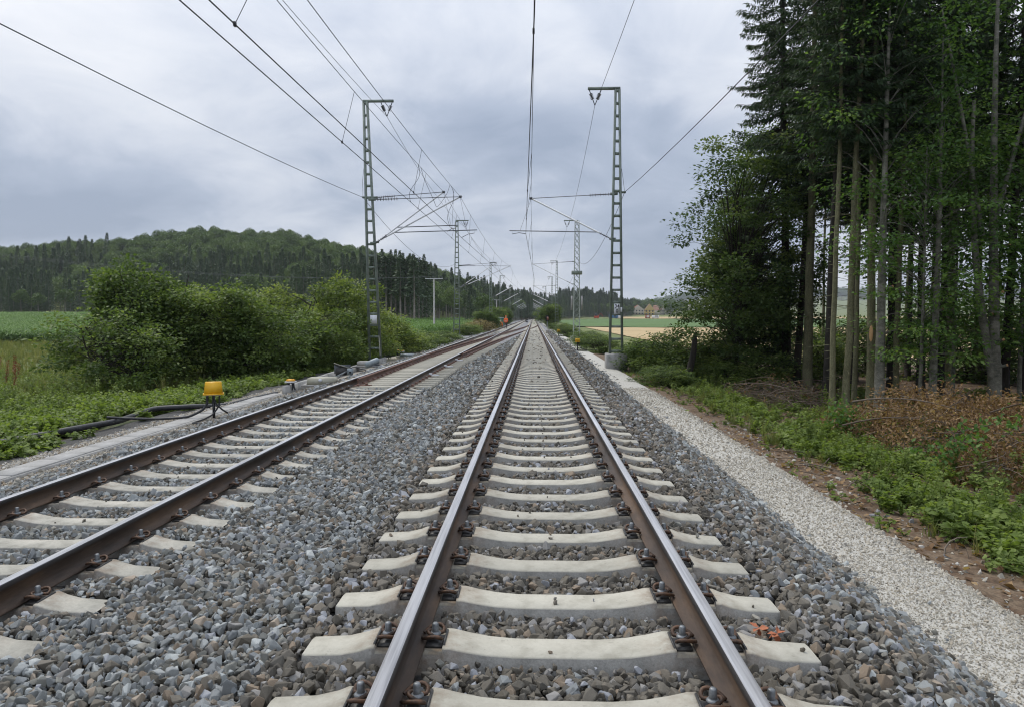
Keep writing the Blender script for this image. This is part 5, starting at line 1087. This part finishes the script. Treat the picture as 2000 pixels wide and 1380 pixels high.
t = box_thing('site_container', 'blue site container standing beyond the green field', 'container', 1198, 486, (6, 2.4, 2.5), hs['container_blue']); MB().box((1, -1.22, 1.7), (1.4, .06, .8)).build('window', hs['pane'], t)
t = box_thing('delivery_van', 'white van parked beside the blue container', 'van', 1208, 488, (5.2, 2.0, 2.2), M['white']); MB().box((2.0, -1.0, 1.9), (1.0, .08, .6)).build('window', hs['pane'], t)
t = box_thing('excavator', 'small red digger working beyond the green field', 'digger', 1165, 484, (3.2, 2.2, 1.5), hs['machine_red']); MB().box((-.3, 0, 2.6), (1.4, 1.4, 1.6)).build('cab', hs['pane'], t); MB().tube([(1.0, 0, 1.6), (3.0, 0, 3.6), (4.6, 0, 1.2)], .16, 6).build('arm', hs['machine_red'], t)
t = box_thing('delivery_van', 'white van with dark windows on the far track in front of the village', 'van', 1280, 488, (4.6, 2.0, 1.9), M['white']); MB().box((.6, -1.0, 1.7), (2.2, .08, .6)).build('window', hs['pane'], t)
t = box_thing('trailer', 'grey and red trailer on the far track', 'trailer', 1265, 490, (3.4, 2.0, 2.0), hs['roof_red']); MB().box((0, -1.02, 1.3), (1.8, .06, 1.2)).build('panel', M['galv'], t)
# crane and radio mast on the horizon
p = at(1312, 603, 1500); cr_ = empty('tower_crane', (p[0], 1500, zf(p[0], 1500))); tag(cr_, 'thin tower crane on the skyline above the village', 'crane'); H = at(1312, 587, 1500)[2] - zf(p[0], 1500)
MB().box((0, 0, H / 2), (1.6, 1.6, H)).build('tower', M['galv_dark'], cr_); MB().box((-16, 0, H - 1), (42, 1.2, 1.2)).build('jib', M['galv_dark'], cr_); MB().tube([(-30, 0, H), (0, 0, H + 4), (5, 0, H)], .25, 4).build('tie', M['galv_dark'], cr_)
p = at(1340, 590, 3600); ra = empty('radio_mast', (p[0], 3600, zf(p[0], 3600))); tag(ra, 'thin radio mast on the blue ridge', 'radio mast'); MB().tube([(0, 0, 0), (0, 0, at(1340, 576, 3600)[2] - zf(p[0], 3600))], [1.6, .8], 4).build('tower', M['galv_dark'], ra); MB().box((0, 0, 30), (4, 4, 3)).build('platform', M['galv_dark'], ra)

# ------------------------------------------------------------------ trackside equipment
def rbox(name, mat, parent, c, size, r=.012, taper=1.0, rot=None):
    o = MB().box((0, 0, 0), size, 0, rot, taper).build(name, mat, parent); bevel(o, r, 2); o.location = c; return o
def cable(label, pts, r, mat=None, name='cable', n=40, cat='cable'):
    P = np.array(pts, float); t = np.linspace(0, len(P) - 1, n); k = np.arange(len(P))
    Q = np.stack([np.interp(t, k, P[:, j]) for j in range(3)], -1)
    for _ in range(3): Q[1:-1] = (Q[:-2] + 2 * Q[1:-1] + Q[2:]) / 4
    o = MB().tube(Q, r, 7, cap=False).build(name, mat or M['rubber'], None, True); tag(o, label, cat); return o
# cable trough with its lids
tr = empty('cable_trough', (-7.28, 8, -.70)); tag(tr, 'row of concrete cable trough lids running along the verge', 'cable trough')
lid = MB().box((0, 0, 0), (.36, .985, .06)); lid_me = lid.mesh('lid', M['concrete_grey']); bm = bmesh.new(); bm.from_mesh(lid_me); bmesh.ops.remove_doubles(bm, verts=bm.verts, dist=1e-4); bmesh.ops.bevel(bm, geom=list(bm.edges), offset=.008, segments=1, affect='EDGES'); bm.to_mesh(lid_me); bm.free()
for i in range(13): l_ = link('lid', lid_me, tr, (rng.normal(0, .004), -1.5 + i * 1.0, .045 + rng.normal(0, .003))); l_.rotation_euler = (rng.normal(0, .004), 0, 0)
MB().box((-.205, 4.5, 0), (.05, 13, .12)).build('trough_side', M['concrete_grey'], tr); MB().box((.205, 4.5, 0), (.05, 13, .12)).build('trough_side', M['concrete_grey'], tr)
kb = empty('kerb_wall', (-6.98, 19.2, -.75)); tag(kb, 'low concrete kerb wall holding the ballast beyond the yellow box', 'kerb')
for i in range(14): rbox('kerb_block', M['concrete_grey'], kb, (rng.normal(0, .006) - .012 * i - .12, .5 + i * 1.0, .09 + rng.normal(0, .004)), (.12, .985, .42), .006)
# yellow box on its post
p = on(418, 815, -.66); yb = empty('trackside_box', (p[0], p[1], -.68), R(24)); tag(yb, 'yellow plastic cable box on a black post beside the lower track', 'cable box')
zt = at(415, 770, p[1])[2] + .68
rbox('post', M['rubber'], yb, (0, 0, zt / 2), (.055, .045, zt), .004)
bd = rbox('hood', M['yellow'], yb, (0, 0, zt + .15), (.37, .27, .25), .009, .86); rbox('rim', M['yellow'], bd, (0, 0, -.13), (.41, .31, .03), .004); rbox('base_plate', M['galv'], yb, (0, 0, zt + .0), (.30, .2, .02), .003)
for lb, pts in (('thick black cable bowing from the yellow box to the verge', [(-.12, -.02, zt), (-.13, -.02, zt - .2), (-.22, -.06, .2), (-.5, -.1, .07), (-1.1, .1, .04), (-1.7, .45, .04), (-2.1, .8, .04)]),
                ('black cable dropping from the yellow box to the ballast', [(.0, -.05, zt), (.04, -.06, zt - .18), (.16, -.05, .2), (.34, .05, .06)]),
                ('thin cable curling from the yellow box across the gravel', [(.12, 0, zt), (.11, -.02, .28), (-.02, -.1, .1), (-.2, -.35, .04), (-.42, -.75, .03), (-.2, -.95, .05), (0, -1.1, .1)])):
    cable(lb, [np.array(yb.matrix_basis @ Vector(q)) if False else np.array((p[0], p[1], -.68)) + rotz(R(24)) @ np.array(q) for q in pts], .027 if 'thick' in lb else .018)
cable('black cable lying on the ballast beside the lower track', [(-6.6, 14.2, -.66), (-6.3, 14.9, -.5), (-6.0, 15.8, -.42), (-5.8, 16.6, -.40), (-5.7, 17.3, -.41)], .016)
# black pipe through the nettles
pp = [on(a_, b_, z_) for a_, b_, z_ in ((-60, 880, -.78), (0, 864, -.75), (60, 853, -.74), (140, 838, -.70), (230, 822, -.72), (250, 815, -.8), (300, 797, -.72), (380, 793, -.70), (440, 792, -.74), (500, 777, -.66), (540, 768, -.66))]
cable('thick black cable conduit snaking through the nettles', pp, .065, name='cable_conduit', n=80, cat='conduit')
# low orange capped box
def capped(label, px_, by, Y, lidmat, w_=.26):
    p = at(px_, by, Y); t = empty('cable_terminal', tuple(p)); tag(t, label, 'cable terminal')
    for i, dx in enumerate((-.09, -.03, .03, .09)): MB().tube(curve3((dx * 1.4, .02 * (i % 2), 0), (dx, 0, .22), (.02 * (-1) ** i, 0, 0), 5), .022, 6).build('cable_sleeve', M['rubber'], t, True)
    rbox('base', M['galv'], t, (0, 0, .235), (w_ + .03, .18, .04), .006); rbox('cap', lidmat, t, (0, 0, .285), (w_, .16, .065), .02, .8)
capped('low cable terminal with an orange cap, left of the beige switch box', 568, 761, 19.6, M['orange_lid']); capped('far cable terminal with an orange cap beyond the white plate mast', 780, 695, 36.5, M['orange_lid'], .5)
def sbox(label, xc, yb_, Y, w_, h, d_, mat, z0=None, rz=0.0, knob=True):
    p = at(xc, yb_, Y); t = empty('switch_box', tuple(p), rz); tag(t, label, 'switch box'); rbox('base', M['concrete_grey'], t, (-w_ * .1, 0, .03), (w_ * 1.2, d_ * 1.05, .06), .008); c = rbox('cover', mat, t, (0, 0, .06 + h / 2), (w_, d_, h), .008, .95)
    if knob: MB().lathe([(0, 0), (.05, 0), (.05, .02), (0, .025)], 12, 0, (0, -d_ / 2, h * .2), (0, -1, 0)).build('lock', M['white'], c)
sbox('beige switch machine box with a round pale lock', 630, 753, 20.3, .80, .19, .55, M['beige'], rz=.06); sbox('grey switch machine box at the foot of the white plate mast', 719, 716, 27.5, .80, .17, .5, M['concrete_grey'], knob=False)
sbox('second grey box lying beyond the white plate mast', 796, 698, 36, .75, .14, .5, M['bluegrey'], knob=False)
p = at(672, 733, 23.2); bb = empty('bent_bracket', tuple(p), .5); tag(bb, 'dark open steel box lying on the ballast behind the beige box', 'steel bracket')
rbox('side', M['plate_black'], bb, (0, 0, .14), (.55, .03, .26), .004); rbox('side', M['galv_dark'], bb, (0, .22, .2), (.55, .03, .3), .004); rbox('lid', M['beige'], bb, (-.05, .1, .33), (.5, .3, .025), .004, 1.0, np.array(Matrix.Rotation(.35, 3, 'Y')))
p = at(684, 731, 23.0); lv = empty('lever_plate', tuple(p), .2); tag(lv, 'blue grey steel lever plate with a round hole beside the lower track', 'steel plate')
rbox('plate', M['bluegrey'], lv, (0, 0, .1), (.2, .03, .22), .006); rbox('arm', M['bluegrey'], lv, (-.3, 0, .02), (.6, .03, .035), .004, 1.0, np.array(Matrix.Rotation(-.45, 3, 'Y'))); MB().lathe([(0, 0), (.035, 0), (.035, .01), (0, .01)], 10, 0, (0, -.022, .08), (0, -1, 0)).build('hole', M['black'], lv)
p = at(728, 714, 26.5); mt = empty('drive_motor', tuple(p), .4); tag(mt, 'blue grey drive motor leaning against the grey box', 'motor'); MB().lathe([(0, -.3), (.12, -.3), (.12, .2), (.09, .25), (0, .26)], 12, 0, (0, 0, .13), (.9, .1, .35)).build('housing', M['bluegrey'], mt, True); rbox('foot', M['galv_dark'], mt, (0, 0, .03), (.5, .2, .05), .005)
cable('black cable looping between the switch boxes', [at(655, 742, 21.5), at(672, 728, 22.6), at(690, 715, 24.0), at(705, 720, 25.0), at(720, 724, 25.5)], .016)
# yellow post beside the path and one further on
def ypost(label, px_, by, Y, h=.55, s_=1.0):
    p = at(px_, by, Y); t = empty('marker_post', tuple(p)); tag(t, label, 'marker post'); rbox('post', M['rubber'], t, (0, 0, h / 2), (.07 * s_, .06 * s_, h), .005); hd_ = rbox('hood', M['yellow'], t, (0, 0, h + .11 * s_), (.30 * s_, .22 * s_, .24 * s_), .02, .9); rbox('rim', M['yellow'], hd_, (0, 0, -.11 * s_), (.33 * s_, .25 * s_, .02), .004); return p
p = ypost('yellow cable box on a short black post beside the path', 1128, 684, 45.5); cable('black cable sagging from the yellow path box to the verge', [p + np.array((.05, 0, .5)), p + np.array((.2, 0, .12)), p + np.array((.6, 0, .03)), p + np.array((1.25, 0, .02))], .02)
cable('black cable lying along the ballast shoulder towards the yellow path box', [p + np.array((-1.0, 12, .35)), p + np.array((-.75, 7, .33)), p + np.array((-.45, 2.5, .2)), p + np.array((-.1, 0, .05))], .02)
ypost('far yellow cable box on a post beside the path', 1091, 656, 80, .5, 1.2)
p = at(1069, 632, 112); sg_ = empty('signal', tuple(p)); tag(sg_, 'dark railway signal seen from behind in front of the round bush', 'signal'); MB().tube([(0, 0, -.6), (0, 0, .5)], .06, 8).build('post', M['galv_dark'], sg_); rbox('signal_head', M['black'], sg_, (0, 0, .85), (.55, .22, 1.0), .12); rbox('back_box', hs['roof_brown'], sg_, (.05, -.16, .8), (.3, .12, .55), .03)
p = at(1029, 630, 150); s2 = empty('shunting_signal', tuple(p)); tag(s2, 'small black and white shunting signal between the far tracks', 'signal'); rbox('signal_head', M['black'], s2, (0, 0, .35), (.55, .25, .7), .03); MB().lathe([(0, 0), (.13, 0), (.13, .02), (0, .02)], 12, 0, (.05, -.14, .3), (0, -1, 0)).build('lamp_face', M['white'], s2)
# orange peel of paint or leaf: two curled rust brown scraps beside a sleeper
for i, (a_, b_) in enumerate(((1482, 1225), (1518, 1236))):
    p = on(a_, b_, -.185); mb = MB(); leaves(mb, np.zeros((7, 3)), rng.normal(0, 1, (7, 3)) * np.array((1, .5, .3)), .055, .02, 0, np.full(7, .6)); o = mb.build('dead_leaf', material(f'rust_scrap_{i}', [(.30, .09, .04), (.42, .16, .08)], 40, .8)); o.location = p; tag(o, ['curled rust brown leaf nearer the rail beside a sleeper end', 'curled rust brown leaf further from the rail beside a sleeper end'][i], 'leaf')

# ------------------------------------------------------------------ people
def person(label, loc, rz, joints, edges, radii, top, belt, mats, scale=1.0, helmet=None, bands=()):
    t = empty('person', tuple(loc), rz); t.scale = (scale,) * 3; tag(t, label, 'person')
    me = bpy.data.meshes.new('body'); me.from_pydata(joints, edges, []); o = bpy.data.objects.new('body', me); COL.objects.link(o)
    sk = o.modifiers.new('skin', 'SKIN'); sk.use_smooth_shade = True
    for i, r_ in enumerate(radii): me.skin_vertices[0].data[i].radius = (r_, r_) if not isinstance(r_, tuple) else r_
    me.skin_vertices[0].data[0].use_root = True
    sb_ = o.modifiers.new('sub', 'SUBSURF'); sb_.levels = 1; sb_.render_levels = 1
    dg = bpy.context.evaluated_depsgraph_get(); m2 = bpy.data.meshes.new_from_object(o.evaluated_get(dg)); bpy.data.objects.remove(o)
    m2.materials.clear()
    for m_ in mats: m2.materials.append(m_)
    for f in m2.polygons:
        c = f.center; f.material_index = 2 if c.z > top else (0 if c.z > belt else 1)
    b = link('body', m2, t)
    if helmet is not None: MB().lathe([(.105, 0), (.112, .03), (.10, .08), (.06, .12), (0, .13)], 12, 0, helmet).build('helmet', M['white'] if 'second' in label else M['hivis'], t, True)
    for (z, r_) in bands: MB().lathe([(r_, -.025), (r_ + .008, 0), (r_, .025)], 14, 0, (0, 0, z)).build('reflective_band', M['tape'], t, True)
    return t
J = [(0, 0, .95), (0, 0, 1.18), (0, -.01, 1.42), (0, .0, 1.52), (0, .02, 1.64), (0, .03, 1.74), (.19, 0, 1.40), (.25, -.02, 1.13), (.24, .08, .90), (-.19, 0, 1.40), (-.25, -.02, 1.13), (-.23, .09, .90),
     (.10, 0, .88), (.12, .06, .50), (.12, -.05, .09), (.13, .08, .04), (-.10, 0, .88), (-.11, -.08, .50), (-.12, -.22, .11), (-.13, -.09, .04)]
E = [(0, 1), (1, 2), (2, 3), (3, 4), (4, 5), (2, 6), (6, 7), (7, 8), (2, 9), (9, 10), (10, 11), (0, 12), (12, 13), (13, 14), (14, 15), (0, 16), (16, 17), (17, 18), (18, 19)]
RR = [.17, .18, .17, .065, .10, .085, .085, .065, .05, .085, .065, .05, .10, .075, .055, .045, .10, .075, .055, .045]
p = at(988, 642.5, 97); person('worker in an orange jacket and dark trousers walking along the lower track', p, 0, J, E, RR, 1.53, .93, [M['hivis'], M['trousers'], M['skin']], 1.0, (0, .03, 1.70), ((1.08, .205),))
J2 = [(0, 0, .45), (0, .22, .66), (0, .42, .80), (0, .50, .86), (0, .57, .93), (0, .60, 1.0), (.18, .42, .76), (.24, .52, .52), (.18, .66, .32), (-.18, .42, .76), (-.24, .52, .52), (-.18, .66, .32), (.11, .03, .42), (.16, .30, .36), (.14, .10, .06), (.15, .22, .04), (-.11, .03, .42), (-.16, .30, .36), (-.14, .10, .06), (-.15, .22, .04)]
p = at(980.5, 640, 112); person('second worker in red orange workwear crouching beside the first', p, .5, J2, E, RR, .84, .40, [M['hired'], M['hired'], M['skin']], 1.1, (0, .58, .96))
p = at(981, 622, 125); gbx = empty('relay_cabinet', (p[0] - .2, 125, zf(p[0], 125) - .1)); tag(gbx, 'green relay cabinet behind the crouching worker', 'cabinet'); rbox('housing', material('cabinet_green', [(.02, .09, .06), (.03, .11, .075)], 3, .5), gbx, (0, 0, 1.2), (.9, .5, 2.2), .02); rbox('roof', M['galv'], gbx, (0, 0, 2.33), (1.0, .6, .06), .01)

# ------------------------------------------------------------------ haze in the air
hz = MB().box((0, 2870, 66), (5640, 5860, 142)).build('haze', material('haze_surface', [(1, 1, 1)])); tag(hz, 'thin pale haze over the whole landscape', 'haze', None, 'stuff')
hm = bpy.data.materials.new('haze'); hm.use_nodes = True; ht = hm.node_tree; ht.nodes.clear()
pv = nd(ht, 'ShaderNodeVolumePrincipled'); pv.inputs['Color'].default_value = (.86, .92, 1.0, 1); pv.inputs['Density'].default_value = .00013; pv.inputs['Anisotropy'].default_value = .2
ht.links.new(pv.outputs[0], nd(ht, 'ShaderNodeOutputMaterial').inputs['Volume']); hz.data.materials.clear(); hz.data.materials.append(hm)
